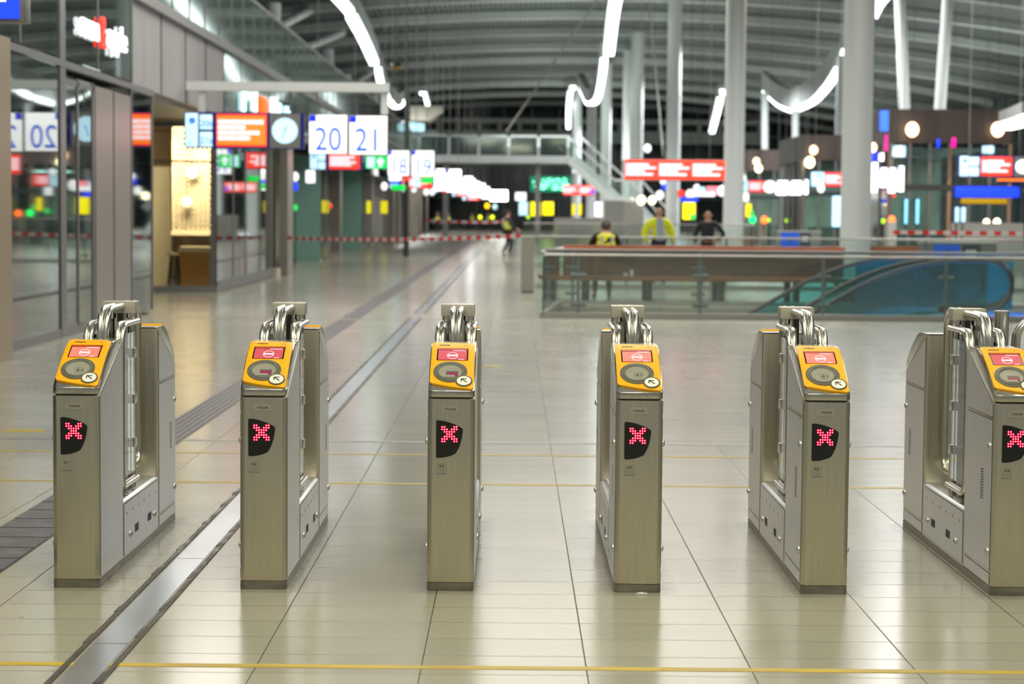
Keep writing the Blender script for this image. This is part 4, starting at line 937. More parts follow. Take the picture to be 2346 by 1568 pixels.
LP = [(2090, 297, 67.6, .22, WARML, 'largest warm downlight on the near pavilion'), (2286, 297, 67.6, .22, WARML, 'warm downlight at the right end of the near pavilion'), (1864, 344, 89.6, .18, WARML, 'warm downlight on the middle pavilion'), (1733, 370, 110.6, .18, WARML, 'warm downlight on the far pavilion'),
      (1855, 372, 89.0, .22, WARML2, 'yellowish lamp below the middle pavilion downlight'), (1738, 386, 110, .20, WARML2, 'yellowish lamp below the far pavilion downlight'), (2000, 338, 67, .14, WARML, 'dim warm lamp right of the thick column'),
      (1596, 431, 99, .16, SIGNW, 'white lamp under the red notices, left of centre'), (1581, 446, 97, .22, SIGNW, 'white lamp left of the pink notice'), (1512, 447, 100, .2, SIGNW, 'oval white lamp left of the yellow panel'), (1469, 459, 100, .2, WARML2, 'cream lamp under the stair landing, left one'), (1494, 459, 100, .18, WARML2, 'cream lamp under the stair landing, right one'),
      (1655, 438, 99, .24, SIGNW, 'white lamp just left of the second column'), (1519, 415, 99, .15, SIGNW, 'white lamp under the middle red notice'), (1722, 489, 95, .11, GREEN, 'upper green gate light right of the second column'), (1724, 503, 94, .15, glow('bright_green', (.0, 1, .15), 3), 'bright green gate light right of the second column'),
      (1751, 504, 94, .15, glow('red_orange', (1, .12, .02), 4), 'red gate light right of the second column'), (1587, 497, 80, .11, GREEN, 'green gate light between the two men'), (2043, 504, 62, .11, glow('red_orange', (1, .12, .02), 4), 'red orange gate light above the right-hand tape'), (2024, 507, 63, .07, glow('lime', (.4, .8, 0), 1.5), 'lime gate light above the right-hand tape'),
      (1762, 505, 95, .08, glow('lime', (.4, .8, 0), 1.5), 'lime gate light beside the red one'), (1803, 506, 95, .09, glow('lime', (.4, .8, 0), 1.5), 'lime gate light above the blue waste unit'), (1483, 340, 62, .12, SIGNW, 'round white lamp above the left red notice'),
      (1357, 440, 120, .12, BLUEL, 'small blue ring lamp by the stair'), (1100, 498, 130, .12, glow('lime2', (.75, .9, 0), 2), 'yellow lamp left of the guard, left one'), (1128, 498, 130, .12, glow('lime2', (.75, .9, 0), 2), 'yellow lamp left of the guard, right one'), (1210, 498, 130, .10, glow('lime', (.4, .8, 0), 1.5), 'lime lamp right of the guard'), (1116, 472, 150, .18, glow('amber', (1, .55, 0), 2), 'amber lamp left of the guard'), (1134, 474, 150, .18, PALEB, 'pale blue lamp left of the guard'), (2260, 510, 56, .09, WARML2, 'cream lamp above the right-hand tape, left one'), (2284, 510, 56, .10, WARML2, 'cream lamp above the right-hand tape, right one'),
      (1702, 408, 99, .16, SIGNW, 'white lamp above the small departure board'), (1833, 456, 99, .18, glow('mint', (.5, 1, .8), 2), 'mint green lamp under the two platform signs'), (1840, 452, 99, .16, glow('mint', (.5, 1, .8), 2), 'mint green lamp at the narrow white sign'), (1881, 432, 74, .14, SIGNW, 'white lamp under the half hidden board')]
for px, py, Y, r, m, l in LP:
    p = at(px, py, Y); o = MB().sphere((0, 0, 0), r, 12, 8, sz=1.15).build('small_lamp', m, smooth=True); o.location = p; support(o, 0, 0, 0, .1); tag(o, l, 'lamp', 'small lamps in the background')
# oval garland of mint bulbs
g = empty('bulb_sign', at(1262, 422, 150)); rnd = random.Random(3); mb = MB()
for k in range(130):
    u = rnd.uniform(-1, 1); v = rnd.uniform(-1, 1)
    if abs(u) > .85 and abs(v) > .6: continue
    mb.sphere((u * 1.35 + (0 if 1 else 0), 0, v * .42), .045, 6, 4)
mb.build('mint_bulbs', glow('mint_bulb', (.25, 1, .62), 3.5), g); box(-1.55, 1.55, .08, .2, -.6, .6, 'backing', mat('dark_green', (.01, .12, .07), .5, emit=(.0, .25, .13), es=.6), g); support(g, 0, .14, 0, .4); tag(g, 'oval sign of mint green bulbs at the far end', 'sign')
# hanging sphere camera by the roof light
p = at(908, 153, 90); g = empty('beacon', p); MB().sphere((0, 0, 0), .22, 14, 8).build('housing', BLACK, g, smooth=True); MB().tube([(0, 0, -.10), (0, 0, -.02)], .25, 18).build('yellow_ring', mat('ring_yellow', (.7, .4, .02), .4), g); MB().tube([(0, 0, .2), (0, 0, rz(p.x) - p.z)], .03, 6).build('drop_rod', GREYM, g)
tag(g, 'black ball camera with a yellow ring hanging right of the slanting light', 'camera')

# ------------------------------------------------------------------ bridge and stair at the far end
br = empty('footbridge', (at(960, 360, 113).x, 113, 0)); bx1 = at(1302, 360, 113).x - br.location.x
zb = at(1130, 372, 113).z; zd = at(1130, 356, 113).z; zr = at(1130, 309, 113).z
box(-1.5, bx1, 0, 3.0, zb, zd, 'bridge_deck', WHITEB, br); box(-1.5, bx1, 0, .12, zr - .12, zr, 'bridge_rail', WHITEB, br)
box(-1.5, bx1, .04, .07, zd, zr - .1, 'bridge_glass', TEALG, br)
for k in range(6): box(bx1 * k / 5 - .08, bx1 * k / 5 + .08, 0, .12, zd, zr, 'rail_post', WHITEB, br)
for k in range(2): box(bx1 * (k + .25) / 1.6, bx1 * (k + .25) / 1.6 + .3, 1, 1.3, 0, zb, 'bridge_pier', GREYM, br)
tag(br, 'white footbridge with green glass balustrade at the far end of the hall', 'bridge')
def slope(pts, Y, y0, y1, dz, name, m, par, O):
    P = [at(px, py, Y) - O for px, py in pts]
    return MB().loft([[Vector((p.x, y0, p.z)), Vector((p.x, y1, p.z)), Vector((p.x, y1, p.z - dz)), Vector((p.x, y0, p.z - dz))] for p in P]).build(name, m, par)
stt = empty('staircase', (0, 104, 0)); O = Vector((0, 104, 0))
sp = [(1300, 352), (1408, 452), (1442, 453), (1512, 532)]
slope(sp, 104, 0, .25, .50, 'near_stringer', WHITEB, stt, O)
slope([(x + 22, y - 4) for x, y in sp], 104, 3.0, 3.25, .50, 'far_stringer', WHITEB, stt, O)
tr = MB(); A = at(1300, 350, 104) - O; B = at(1410, 452, 104) - O
for k in range(16): tr.box(A.x + (B.x - A.x) * k / 16, A.x + (B.x - A.x) * (k + 1.3) / 16, .2, 3.1, A.z + (B.z - A.z) * k / 16 - .35, A.z + (B.z - A.z) * k / 16 - .28)
A2 = at(1442, 453, 104) - O; B2 = at(1512, 532, 104) - O
for k in range(12): tr.box(A2.x + (B2.x - A2.x) * k / 12, A2.x + (B2.x - A2.x) * (k + 1.3) / 12, .2, 3.1, A2.z + (B2.z - A2.z) * k / 12 - .35, A2.z + (B2.z - A2.z) * k / 12 - .28)
tr.build('treads', GREYM, stt)
slope([(x, y - 42) for x, y in sp], 104, 0, .10, .12, 'near_handrail', WHITEB, stt, O)
slope([(x + 34, y - 48) for x, y in sp], 104, 3.2, 3.3, .12, 'far_handrail', WHITEB, stt, O)
slope([(x, y - 40) for x, y in sp], 104, .03, .06, .92, 'glass_side', BALG, stt, O)
tag(stt, 'white staircase with a landing coming down from the footbridge', 'staircase')
for px0, px1, py0, py1, Y, l, m in ((940, 1012, 243, 276, 125, 'pale slanted canopy right of the sign gantry', mat('pale_canopy', (.55, .53, .45), .6)), (890, 1000, 300, 345, 116, 'grey upper storey box behind the left signs', GREYM)):
    a = at(px0, py1, Y); b = at(px1, py0, Y); z0, z1 = a.z, b.z
    if 'canopy' in l: tag(MB().loft([[(a.x, y, z0), (a.x + (b.x - a.x) * .6, y, z0), (b.x, y, z0 + .75 * (z1 - z0)), (b.x, y, z1), (a.x, y, z1)] for y in (Y, Y + 3)]).build('canopy', m), l, 'canopy')
    else: tag(box(a.x, b.x, Y, Y + 3, z0, z1, 'upper_box', m), l, 'structure')
tag(MB().tube([(at(931, 500, 74).x, 74, 0), (at(931, 500, 74).x, 74, at(931, 200, 74).z)], .10, 12).build('dark_pole', DARKM, smooth='auto'), 'slim dark pole standing in front of the far shops', 'pole')

# ------------------------------------------------------------------ pavilions at the right
PAVG = glass('pavilion_glass', (.62, .80, .76), .08, .05)
def pavilion(x0, Y, w_, d, label):
    o = empty('pavilion', (x0, Y, 0)); box(0, w_, 0, d, 4.15, 5.3, 'brown_fascia', BROWNB, o); box(.2, w_ - .2, .3, d - .2, 4.0, 4.15, 'soffit', DARKM, o)
    box(0.05, w_ - .05, .1, .13, 0, 4.0, 'front_glass', PAVG, o); box(.05, .08, .1, d, 0, 4.0, 'side_glass', PAVG, o)
    for k in range(7): box(w_ * k / 6 - .05, w_ * k / 6 + .05, 0.02, .14, 0, 4.15, 'mullion', MULL if k % 3 else mat('copper_post', (.35, .22, .15), .5, .3), o)
    for k in range(6): box(0, .1, d * k / 5 - .05, d * k / 5 + .05, 0, 4.15, 'mullion', MULL, o)
    box(0, w_, .0, .12, 2.55, 2.75, 'transom', DARKM, o); box(.6, w_ - .6, 1.5, 2.2, 0, 1.15, 'serving_counter', mat('counter_grey', (.25, .25, .23), .5), o); box(.3, w_ - .3, d - .4, d - .3, 0, 4, 'rear_wall', mat('dim_wall', (.34, .32, .28), .6, noise=.5, nscale=(1.2, 1, .8)), o)
    area((x0 + w_ / 2, Y + d / 2, 3.85), 2.2, 190, (.85, 1, .95), name='pavilion_fill')  # unseen light added to lift the dark interior behind the glass
    tag(o, label, 'shop pavilion', 'brown topped pavilions on the right'); return Y
pavilion(at(2040, 300, 68).x, 68, 4.1, 10, 'near brown topped glass pavilion at the right')
pavilion(at(1840, 320, 90).x, 90, 4.5, 8, 'middle brown topped pavilion left of the thick column')
pavilion(at(1706, 350, 111).x, 111, 5.0, 10, 'far brown topped pavilion right of the second column')
for (px, Y, l) in ((2086, 67.4, 'left'), (2284, 67.4, 'right')):
    p = at(px, 285, Y); s_ = bpy.data.lights.new('pavilion_downlight', 'SPOT'); s_.energy = 500; s_.color = (1, .6, .4); s_.spot_size = 1.4; so_ = bpy.data.objects.new('pavilion_downlight', s_); COL.objects.link(so_); so_.location = p + Vector((0, -.2, .2))
# grey kiosk walls, gate cabinets in the middle distance
for k, (px0, px1, py0, Y, m, l) in enumerate(((1385, 1430, 460, 95, mat('kiosk_grey', (.30, .29, .27), .6), 'grey kiosk wall left of the stair foot'), (1270, 1385, 500, 105, mat('kiosk_grey', (.30, .29, .27), .6), 'low grey wall behind the seated man'), (1430, 1475, 462, 100, mat('kiosk_pale', (.38, .36, .33), .6), 'pale kiosk wall under the stair'),
      (2035, 2054, 508, 61, mat('kiosk_pale', (.38, .36, .33), .6), 'upright grey machine carrying the red orange light'), (1742, 1756, 508, 94.5, mat('kiosk_pale', (.38, .36, .33), .6), 'distant grey gate post under the red light'), (1705, 1730, 515, 95, GREYM, 'distant grey gate post under the green light'),
      (2190, 2346, 512, 55.5, mat('kiosk_grey', (.30, .29, .27), .6), 'grey shop counter front below the pale blue screens'))):
    a = at(px0, 500, Y); b = at(px1, py0, Y); tag(box(a.x, b.x, Y, Y + .6, 0, b.z, 'kiosk', m), l, 'kiosk', 'kiosks and machines in the distance')

# ------------------------------------------------------------------ escalator well, balustrades
def balustrade(name, x0, x1, y, zr_, posts, label, m_glass=BALG, rail=RAILM, ret=None, double=False):
    o = empty(name, (x0, y, 0)); W = x1 - x0
    box(0, W, -.008, .008, .10, zr_ - .03, 'glass_panel', m_glass, o)
    box(0, W, -.05, .05, 0, .09, 'base_profile', mat('base_profile_steel', (.50, .49, .45), .35, .9), o)
    MB().tube([(0, -.06, zr_), (W, -.06, zr_)], .022, 14).build('handrail', rail, o, smooth='auto')
    if double: MB().tube([(0, .12, zr_ + .075), (W, .12, zr_ + .075)], .022, 14).build('rear_handrail', GREYM, o, smooth='auto')
    for px in posts:
        q = px
        po = box(q - .022, q + .022, .0, .05, 0, zr_, 'post', DARKM if rail is not RAILM else mat('post_steel', (.28, .33, .34), .4, .7), o)
        for z in (.22, .68):
            MB().tube([(q - .12, .02, z), (q + .12, .02, z)], .035, 10).build('glass_clip', mat('clip_grey', (.16, .22, .22), .4, .5), po)
    tag(o, label, 'balustrade', 'glass balustrades round the escalator opening'); return o
YN = 31.3; X0 = at(1247, 700, YN).x; ZR = at(1500, 586, YN).z
nb_ = balustrade('glass_balustrade', X0, 16, YN, ZR, [at(px, 650, YN).x - X0 for px in (1325, 1605, 1886, 2168)], 'near glass balustrade with steel handrail before the escalator opening', double=True)
YF = 35.6; ZR2 = at(1500, 575, YF).z
balustrade('glass_balustrade', X0 + .35, 16, YF, .98, [at(px, 650, YF).x - X0 - .35 for px in (1312, 1600)], 'second glass balustrade behind the opening, before the bench')
ge = empty('glass_return', (X0 - .02, YN + .06, 0), -math.atan2(.36, YF - YN)); box(-.008, .008, 0, YF - YN - .1, .1, ZR - .03, 'glass_panel', glass('return_glass', (.50, .70, .66), .10, .04), ge)
box(-.012, .012, -.004, .012, .08, ZR - .03, 'glass_edge', GLSE, ge); box(-.05, .05, 0, YF - YN, 0, .09, 'base_profile', RAILM, ge)
MB().tube([(-.05, -.12, ZR + .03), (-.05, .3, ZR + .02), (.05, YF - YN, ZR + .02)], .035, 12).build('handrail', RAILM, ge, smooth='auto')
tag(ge, 'glass side pane with a green edge closing the left end of the opening', 'balustrade')
YB_ = 44.0; xb = at(1228, 600, YB_).x
balustrade('glass_balustrade', xb, 22, YB_, at(1700, 546, YB_).z, [2, 4.2, 6.4, 8.6], 'third glass balustrade with a pale rail in front of the two standing men', rail=RAILM)
balustrade('glass_balustrade', at(1200, 600, 62).x, 7.5, 62, at(1300, 512, 62).z, [1.5, 4], 'fourth glass balustrade behind the seated man')
# bench
BYY = 37.0; bx0 = at(1290, 600, BYY + .9).x; bx1_ = at(1930, 600, BYY + .9).x
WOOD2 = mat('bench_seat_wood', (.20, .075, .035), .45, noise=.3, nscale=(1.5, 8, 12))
bn = empty('wooden_bench', (bx0, BYY, 0)); W = bx1_ - bx0; zt = at(1500, 563, BYY + 1).z
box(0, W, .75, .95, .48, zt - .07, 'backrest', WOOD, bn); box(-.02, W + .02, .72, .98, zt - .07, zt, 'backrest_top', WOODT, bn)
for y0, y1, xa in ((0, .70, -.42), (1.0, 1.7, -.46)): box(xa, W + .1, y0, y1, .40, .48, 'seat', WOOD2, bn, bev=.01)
for q in (.38, 1.55, 2.9, 4.3):
    for y in (.12, 1.35): box(q, q + .10, y, y + .25, 0, .40, 'leg', DARKM, bn)
tag(bn, 'long dark wooden double sided bench behind the glass balustrades', 'bench')
for px, py, h, r, l in ((1447, 634, .115, .035, 'white paper cup standing on the bench seat'), (1433, 634, .06, .045, 'small crumpled white cup beside the upright one')):
    p = at(px, py, BYY + .35); MBc = MB().tube([(0, 0, 0), (0, 0, h)], [r * .75, r], 16).build('paper_cup', TWHT, smooth='auto'); MBc.location = (p.x, BYY + .35, .481); tag(MBc, l, 'cup', 'cups on the bench')
bn2 = empty('wooden_bench', (at(1995, 575, 47).x, 47, 0)); W2 = 1.5
zz = at(2050, 565, 47).z
box(-1.0, W2, .5, .62, .45, zz, 'backrest', WOODT, bn2); box(-1.0, W2, 0, .5, .40, .46, 'seat', WOODT, bn2)
for q in (-.8, 1.2): box(q, q + .1, .1, .4, 0, .40, 'leg', DARKM, bn2)
tag(bn2, 'orange brown bench back just right of the thick column', 'bench')
# escalator: two handrails with glass sides, landing at right
def escal(y, x_low, x_top, x_end, label):
    o = empty('escalator', (0, y, 0)); zt = .93; sl = math.tan(math.radians(30)); P = []
    x = x_low - 5
    def ln(xx): return zt - (x_top - xx) * sl
    P.append((x_low - 4, 0, ln(x_low - 4))); P.append((x_top - 1.1, 0, ln(x_top - 1.1)))
    for k in range(1, 7):
        t = k / 6; P.append((x_top - 1.1 + 2.0 * t, 0, ln(x_top - 1.1) + (1.1 * sl) * (1 - (1 - t) ** 2)))
    P.append((x_end - .45, 0, zt))
    for k in range(1, 10):
        t = math.pi * k / 9; P.append((x_end - .45 + .42 * math.sin(t), 0, zt - .40 + .40 * math.cos(t)))
    P.append((x_end - 1.2, 0, zt - .80))
    MB().tube(P, .045, 10, flat=.8).build('rubber_handrail', RUBBER, o, smooth='auto')
    Q = P[:len(P) - 1]; mid = [p for p in Q if p[0] <= x_end - .44 or True][:9]
    g = MB().loft([[(p[0], -.006, p[2] - .04), (p[0], .006, p[2] - .04), (p[0], .006, p[2] - .88), (p[0], -.006, p[2] - .88)] for p in mid]); g.build('side_glass', glass('escalator_glass', (.45, .85, .85), .04, .03), o)
    MB().loft([[(p[0], -.10, p[2] - .84), (p[0], .10, p[2] - .84), (p[0], .10, p[2] - 1.04), (p[0], -.10, p[2] - 1.04)] for p in mid]).build('skirt_panel', mat('skirt_steel', (.30, .34, .36), .3, .8), o)
    tag(o, label, 'escalator', 'escalator sides in the floor opening'); return o
xl = at(1740, 700, 32.6).x
escal(32.3, xl, at(2075, 600, 32.3).x, at(2325, 600, 32.3).x, 'nearest black handrail and glass side of the escalator')
escal(33.3, xl - 0.2, at(1965, 600, 33.3).x + .55, at(2325, 600, 33.3).x, 'middle black handrail and glass side of the escalator')
escal(34.3, xl - .5, at(1945, 600, 34.3).x, at(2325, 600, 34.3).x, 'farthest black handrail and glass side of the escalator')
stp = MB(); xt = at(2075, 600, 32.8).x
for k in range(22): stp.box(xt - .4 * (k + 1), xt - .4 * k, 32.42, 33.18, -.02 - .231 * (k + 1) - .1, -.02 - .231 * k - .10)
stp.box(xt, xt + 2.2, 32.42, 33.18, -.12, -.02)
tag(stp.build('escalator_steps', mat('step_metal', (.16, .18, .20), .35, .7)), 'ribbed metal steps of the escalator going down into the opening', 'escalator steps')
box(6.0, 12.5, 35.22, 35.29, -.65, -.05, 'blue_light_strip', glow('blue_well_light', (.02, .22, .75), .3)); tag(bpy.data.objects['blue_light_strip'], 'blue glowing panel on the far side of the escalator opening', 'light')
ad = box(at(1960, 600, 35.45).x, at(2320, 600, 35.45).x, 35.40, 35.44, .0, .86, 'blue_glass_screen', mat('teal_screen', (.0, .08, .11), .15, emit=(.0, .10, .16), es=.45, noise=.5, nscale=(1.5, 1, 2.5))); tag(ad, 'teal blue glowing glass panel behind the escalator', 'screen')
# waste / recycling units
def waste(px0, px1, py0, Y, label, pb0, pb1):
    a = at(px0, py0, Y); b = at(px1, py0, Y); o = empty('waste_unit', (a.x, Y, 0)); W = b.x - a.x; H = a.z
    box(0, W, 0, .6, 0, H - .03, 'body', GREYM, o); box(-.03, W + .03, -.03, .63, H - .03, H, 'lid', mat('pale_lid', (.5, .5, .47), .5), o)
    q0 = at(pb0, py0, Y).x - a.x; q1 = at(pb1, py0, Y).x - a.x
    pn = box(q0, q1, -.02, 0, .1, H - .06, 'blue_panel', BLUEB, o); box(q0 + (q1 - q0) * .45, q0 + (q1 - q0) * .7, -.028, -.02, H - .34, H - .2, 'slot', BLACK, pn)
    pg = box(q1 + W * .03, q1 + W * .28, -.02, 0, .1, H - .06, 'dark_panel', mat('charcoal', (.05, .05, .07), .5), o)
    for k in range(3): box(q1 + W * (.08 + .05 * k), q1 + W * (.12 + .05 * k), -.028, -.02, H - .34, H - .18, 'pale_mark', TWHT, pg)
    tag(o, label, 'waste bin', 'recycling units with blue panels')
waste(2115, 2284, 554, 45.5, 'grey recycling unit with a blue panel right of the thick column', 2139, 2199)
waste(1784, 1880, 529, 66, 'distant grey recycling unit with a blue panel left of the thick column', 1789, 1830)
# grey bin post by the tape
Y = 41.3; a = at(1193, 670, Y); b = at(1224, 540, Y); o = empty('steel_pillar', (a.x, Y, 0))
box(0, b.x - a.x, 0, .35, .03, b.z - .04, 'body', mat('pillar_steel', (.36, .35, .30), .4, .6), o); box(-.02, b.x - a.x + .02, -.02, .37, b.z - .04, b.z, 'cap', mat('pale_lid', (.5, .5, .47), .5), o); box(.01, b.x - a.x - .01, .01, .34, 0, .03, 'foot', DARKM, o)
tag(o, 'waist high grey steel pillar left of the balustrade where the tape ends', 'pillar')
# barrier tape
def tape(P, seg, wdt, label, sag=.05, t0=0, posts=False):
    O = Vector(P[0]); P = [Vector(p) - O for p in P]; n = int((P[-1] - P[0]).length / seg)
    f = lambda t: P[0].lerp(P[-1], t) + Vector((0, 0, -sag * 4 * t * (1 - t)))
    m = MB().loft([[f(k / n) + Vector(v) for v in ((0, -.001, 0), (0, .001, 0), (0, .001, wdt), (0, -.001, wdt))] for k in range(n + 1)])
    o = m.build('barrier_tape', TWHT); o.location = O; o.data.materials.append(TRED); d = (P[-1] - P[0])
    for q in o.data.polygons:
        t = (q.center - P[0]).dot(d) / d.dot(d)
        if int(t * n) % 2 == t0: q.material_index = 1
    if posts:
        for q in (P[0], P[-1]): MB().tube([(q.x, q.y + .03, q.z + wdt), (q.x, q.y + .03, -O.z)], .03, 8).build('tape_post', GREYM, o)
    tag(o, label, 'barrier tape', 'red and white barrier tapes')
tape([at(659, 549, 50.2), at(1193, 545, 41.35)], .19, .085, 'red and white tape strung across the hall to the grey pillar', .06)
tape([at(2046, 537, 50), at(2360, 540, 50)], .18, .10, 'red and white tape at the right above the recycling unit', .0)
tape([at(975, 508, 109), at(1165, 511, 108)], .28, .12, 'distant red and white tape in front of the far guards', .05, posts=True)
# ------------------------------------------------------------------ people
def skin_mesh(name, nodes, edges, m, parent, sub=1):
    """nodes: {key:(pos, radius)}; first key is the root"""
    keys = list(nodes); idx = {k: i for i, k in enumerate(keys)}; bm = bmesh.new(); lay = bm.verts.layers.skin.verify(); vs = []
    for k in keys:
        v = bm.verts.new(nodes[k][0]); r = nodes[k][1]; v[lay].radius = r if isinstance(r, tuple) else (r, r); vs.append(v)
    vs[0][lay].use_root = True
    for a, b in edges: bm.edges.new((vs[idx[a]], vs[idx[b]]))
    me = bpy.data.meshes.new(name); bm.to_mesh(me); bm.free(); t = bpy.data.objects.new('tmp', me); COL.objects.link(t)
    t.modifiers.new('s', 'SKIN'); sd = t.modifiers.new('d', 'SUBSURF'); sd.levels = sub; sd.render_levels = sub
    me2 = bpy.data.meshes.new_from_object(t.evaluated_get(bpy.context.evaluated_depsgraph_get())); bpy.data.objects.remove(t)
    me2.name = name; me2.materials.clear(); me2.materials.append(m)
    for p in me2.polygons: p.use_smooth = True
    o = bpy.data.objects.new(name, me2); COL.objects.link(o)
    if parent: o.parent = parent
    return o
BASE = dict(pelvis=(0, 0, .96), belly=(0, .01, 1.10), chest=(0, 0, 1.30), collar=(0, -.01, 1.44), neck=(0, 0, 1.52), jaw=(0, .02, 1.585), brow=(0, .01, 1.67), crown=(0, 0, 1.735),
            sh=(.19, 0, 1.43), el=(.25, -.02, 1.14), wr=(.27, .04, .90), hip=(.09, 0, .92), kn=(.10, .02, .50), an=(.10, -.02, .09), toe=(.11, .15, .04))
def person(loc, rz_, label, L=None, R=None, top=HIVIS, sleeve=BLKC, legs=BLKC, hair=HAIRD, shirt=None, vest=False, center=None, scale=1.0, group=None):
    root = empty('person', loc, rz_); root.scale = (scale,) * 3
    J = {k: Vector(BASE[k]) for k in ('pelvis', 'belly', 'chest', 'collar', 'neck', 'jaw', 'brow', 'crown')}
    for k, v in (center or {}).items(): J[k] = Vector(v)
    for sd, ov in (('L', L or {}), ('R', R or {})):
        s = -1 if sd == 'L' else 1
        for k in ('sh', 'el', 'wr', 'hip', 'kn', 'an', 'toe'):
            v = Vector(BASE[k]); v.x *= s; J[k + sd] = Vector(ov[k]) if k in ov else v
    rad = dict(pelvis=(.15, .11), belly=(.145, .11), chest=(.165, .115), collar=(.10, .08), neck=.055, jaw=(.068, .080), brow=(.078, .095), crown=(.055, .065), sh=.062, el=.044, wr=.028, hip=.085, kn=.056, an=.040, toe=.034)
    N = {}; 
    for k in ('pelvis', 'belly', 'chest', 'collar', 'neck', 'jaw', 'brow', 'crown'): N[k] = (J[k], rad[k])
    E = [('pelvis', 'belly'), ('belly', 'chest'), ('chest', 'collar'), ('collar', 'neck'), ('neck', 'jaw'), ('jaw', 'brow'), ('brow', 'crown')]
    for sd in 'LR':
        for k in ('sh', 'el', 'wr', 'hip', 'kn', 'an', 'toe'): N[k + sd] = (J[k + sd], rad[k])
        E += [('collar', 'sh' + sd), ('sh' + sd, 'el' + sd), ('el' + sd, 'wr' + sd), ('pelvis', 'hip' + sd), ('hip' + sd, 'kn' + sd), ('kn' + sd, 'an' + sd), ('an' + sd, 'toe' + sd)]
        d = (J['wr' + sd] - J['el' + sd]).normalized(); side = d.cross(Vector((1, 0, 0))); side = side.normalized() if side.length > .1 else Vector((0, 1, 0)); nrm = d.cross(side).normalized()
        palm = J['wr' + sd] + d * .055; N['palm' + sd] = (palm, .030); E.append(('wr' + sd, 'palm' + sd))
        for f, (off, ln) in enumerate(((-.030, .062), (-.010, .075), (.010, .072), (.030, .055))):
            b = palm + side * off + d * .030; m1 = b + d * ln * .55 + nrm * .008; e = m1 + d * ln * .40 + nrm * .024
            N['f%d%s' % (f, sd)] = (b, .0095); N['g%d%s' % (f, sd)] = (m1, .009); N['h%d%s' % (f, sd)] = (e, .0075)
            E += [('palm' + sd, 'f%d%s' % (f, sd)), ('f%d%s' % (f, sd), 'g%d%s' % (f, sd)), ('g%d%s' % (f, sd), 'h%d%s' % (f, sd))]
        t1 = J['wr' + sd] + d * .035 - side * .036; t2 = t1 + d * .035 - side * .014
        N['t' + sd] = (t1, .011); N['u' + sd] = (t2, .009); E += [('palm' + sd, 't' + sd), ('t' + sd, 'u' + sd)]
    body = skin_mesh('body', N, E, SKIN, root)
    fwd = (J['jaw'] + J['brow']) / 2; bx = J['brow']
    f = MB(); f.sphere((fwd.x, fwd.y + .098, fwd.z), .016, 8, 6, sz=1.4); f.build('nose', SKIN, body, smooth=True)
    for sx in (-1, 1):
        MB().sphere((fwd.x + sx * .032, fwd.y + .086, fwd.z + .022), .010, 8, 5).build('eye', BLACK, body, smooth=True)
        MB().sphere((fwd.x + sx * .082, fwd.y + .0, fwd.z), .022, 8, 5, sz=1.4).build('ear', SKIN, body, smooth=True)
    MB().box(fwd.x - .024, fwd.x + .024, fwd.y + .085, fwd.y + .092, fwd.z - .045, fwd.z - .038).build('mouth', mat('lip', (.30, .10, .08), .5), body)
    if hair: MB().sphere((bx.x, bx.y - .018, bx.z + .018), .100, 16, 10, sz=.98, sy=1.08).build('hair', hair, root, smooth=True)
    G = {k: (J[k], tuple(a + .018 for a in rad[k])) for k in ('pelvis', 'belly', 'chest')}; G['pelvis'] = (J['pelvis'] + Vector((0, 0, .02)), (.165, .125)); G['collar'] = (J['collar'] - Vector((0, 0, .01)), (.115, .092))
    GE = [('pelvis', 'belly'), ('belly', 'chest'), ('chest', 'collar')]; A = dict(G)
    for sd in 'LR':
        A['sh' + sd] = (J['sh' + sd], .078); A['el' + sd] = (J['el' + sd], .060); A['wr' + sd] = (J['wr' + sd] - (J['wr' + sd] - J['el' + sd]).normalized() * .02, .044)
    
    if shirt:
        for q in ('sh', 'el', 'wr'):
            for sd in 'LR': A[q + sd] = (A[q + sd][0], A[q + sd][1] + dict(sh=.030, el=.040, wr=.030)[q])
        A['pelvis'] = (A['pelvis'][0] - Vector((0, 0, .06)), (.235, .15)); A['belly'] = (A['belly'][0], (.20, .14))
    AE = GE + [(a + sd if a != 'collar' else a, b + sd) for sd in 'LR' for a, b in (('collar', 'sh'), ('sh', 'el'), ('el', 'wr'))]
    skin_mesh('jacket', A, AE, sleeve if vest else top, root)
    if vest:
        V = {k: (G[k][0], tuple(a + .036 for a in G[k][1])) for k in G}; V['collar'] = (G['collar'][0] - Vector((0, 0, .01)), (.17, .125)); VE = list(GE)
        for sd in 'LR': V['sh' + sd] = (J['collar'].lerp(J['sh' + sd], .86) + Vector((0, 0, -.02)), .098); V['bl' + sd] = (J['chest'].lerp(J['sh' + sd], .75) + Vector((0, 0, -.13)), .085); VE += [('collar', 'sh' + sd), ('chest', 'bl' + sd)]
        v = skin_mesh('hi_vis_vest', V, VE, top, root)
        c = J['belly']; MB().tube([(c.x, c.y, c.z + .02), (c.x, c.y, c.z + .07)], .215, 20, flat=.80, cap=False).build('reflective_band', REFL, v, smooth=True)
        for sx in (-1, 1): box(J['chest'].x + sx * .10 - .02, J['chest'].x + sx * .10 + .02, J['chest'].y - .185, J['chest'].y - .150, J['belly'].z + .05, J['collar'].z, 'reflective_band', REFL, v)
    elif shirt:
        c = J['chest']; b = J['belly']
        MB().loft([[(c.x - .075, c.y + .10, J['collar'].z + .05), (c.x + .075, c.y + .10, J['collar'].z + .05), (b.x + .095, b.y + .155, J['pelvis'].z + .02), (b.x - .095, b.y + .155, J['pelvis'].z + .02)],
                   [(c.x - .055, c.y + .16, J['collar'].z + .04), (c.x + .055, c.y + .16, J['collar'].z + .04), (b.x + .075, b.y + .205, J['pelvis'].z + .03), (b.x - .075, b.y + .205, J['pelvis'].z + .03)]]).build('shirt_front', shirt, root, bev=.01)
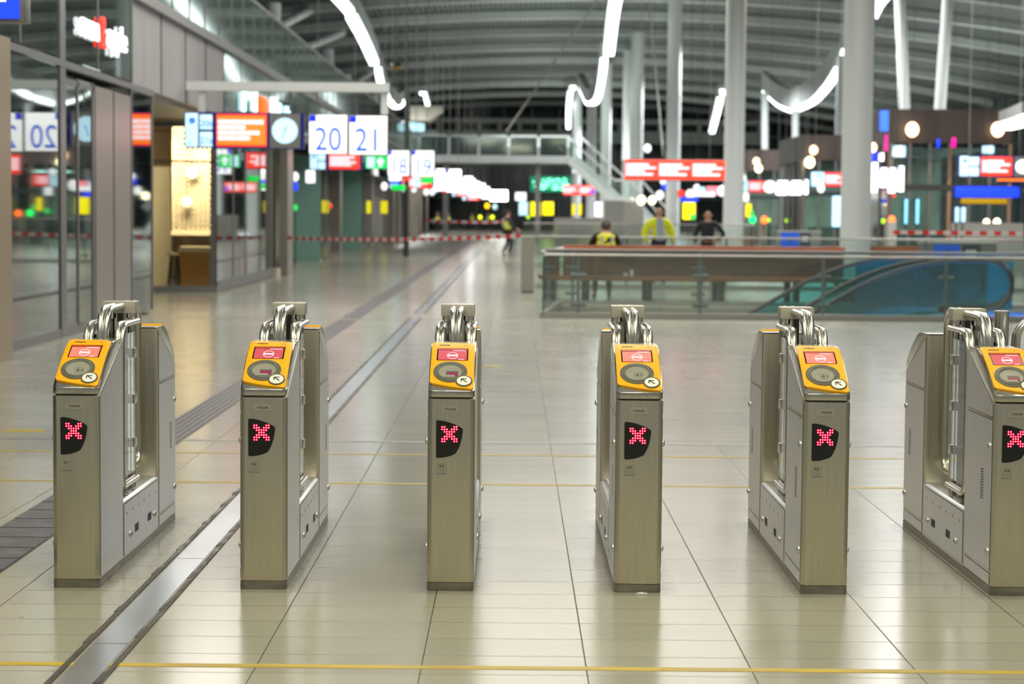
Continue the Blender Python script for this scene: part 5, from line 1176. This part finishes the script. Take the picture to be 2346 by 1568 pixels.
    T = {'pelvis': (J['pelvis'] - Vector((0, 0, .02)), (.158, .118))}
    TE = []
    for sd in 'LR':
        T['hip' + sd] = (J['hip' + sd], .100); T['kn' + sd] = (J['kn' + sd], .072); T['an' + sd] = (J['an' + sd] + Vector((0, 0, .02)), .058); TE += [('pelvis', 'hip' + sd), ('hip' + sd, 'kn' + sd), ('kn' + sd, 'an' + sd)]
        skin_mesh('shoe', {'h': (J['an' + sd] + Vector((0, -.01, -.035)), .052), 't': (J['toe' + sd], .045)}, [('h', 't')], SHOE, root)
    skin_mesh('trousers', T, TE, legs, root)
    tag(root, label, 'person', group); return root
p = at(1162, 585, 77); person((p.x, 77, 0), -1.25, 'person in a yellow vest and black trousers walking right by the tape', vest=True, top=HIVIS,
    L=dict(hip=(-.09, 0, .92), kn=(-.09, .22, .53), an=(-.09, .10, .09), toe=(-.09, .27, .045), el=(-.26, .06, 1.16), wr=(-.25, .24, .97)), R=dict(kn=(.09, -.02, .50), an=(.09, -.22, .10), toe=(.09, -.06, .035), el=(.25, .10, 1.17), wr=(.24, .32, 1.04)))
p = at(1386, 560, 38.55); sit = dict(pelvis=(0, -.02, .64), belly=(0, -.04, .84), chest=(0, -.04, 1.08), collar=(0, -.02, 1.235), neck=(0, .0, 1.30), jaw=(.01, .03, 1.35), brow=(.01, .02, 1.42), crown=(.01, .0, 1.47))
def seat_side(s): return dict(sh=(s * .20, -.02, 1.215), el=(s * .30, .08, .94), wr=(s * .22, .32, .80), hip=(s * .09, .03, .62), kn=(s * .13, .46, .54), an=(s * .14, .44, .09), toe=(s * .15, .60, .045))
person((p.x, 38.38, 0), .08, 'seated person seen from behind on the bench, grey hair and yellow vest', L=seat_side(-1), R=seat_side(1), vest=True, center=sit, hair=HAIRG)
p = at(1509, 560, 47.5); person((p.x, 47.5, 0), math.pi + .15, 'standing person in an open yellow jacket over a pale blue shirt', top=HIVIS, shirt=SHIRT, hair=None, scale=1.04,
    L=dict(el=(-.31, -.04, 1.17), wr=(-.31, .10, .93)), R=dict(el=(.33, -.04, 1.17), wr=(.30, .12, .93)))
p = at(1621, 560, 47.8); person((p.x, 47.8, 0), math.pi - .15, 'standing bald person in black with an elbow out beside the white column', top=BLKC, hair=None,
    L=dict(el=(-.40, -.06, 1.17), wr=(-.20, .14, 1.02)), R=dict(el=(.30, -.02, 1.15), wr=(.27, .14, .95)))
for k, (px, Y, r_, l) in enumerate(((1003, 150, 2.6, 'distant person in yellow and black, left of a pair, behind the far tape'), (1026, 152, -2.6, 'distant person in yellow and black, right of a pair, behind the far tape'), (1082, 185, 2.9, 'farthest yellow clad person left of two yellow lamps'), (1118, 188, .4, 'farthest yellow clad person between two yellow lamps'))):
    p = at(px, 520, Y); person((p.x, Y, 0), r_, l, vest=True, L=dict(an=(-.16, .06, .09), toe=(-.18, .22, .045), kn=(-.13, .06, .5)), group='distant people in yellow vests')
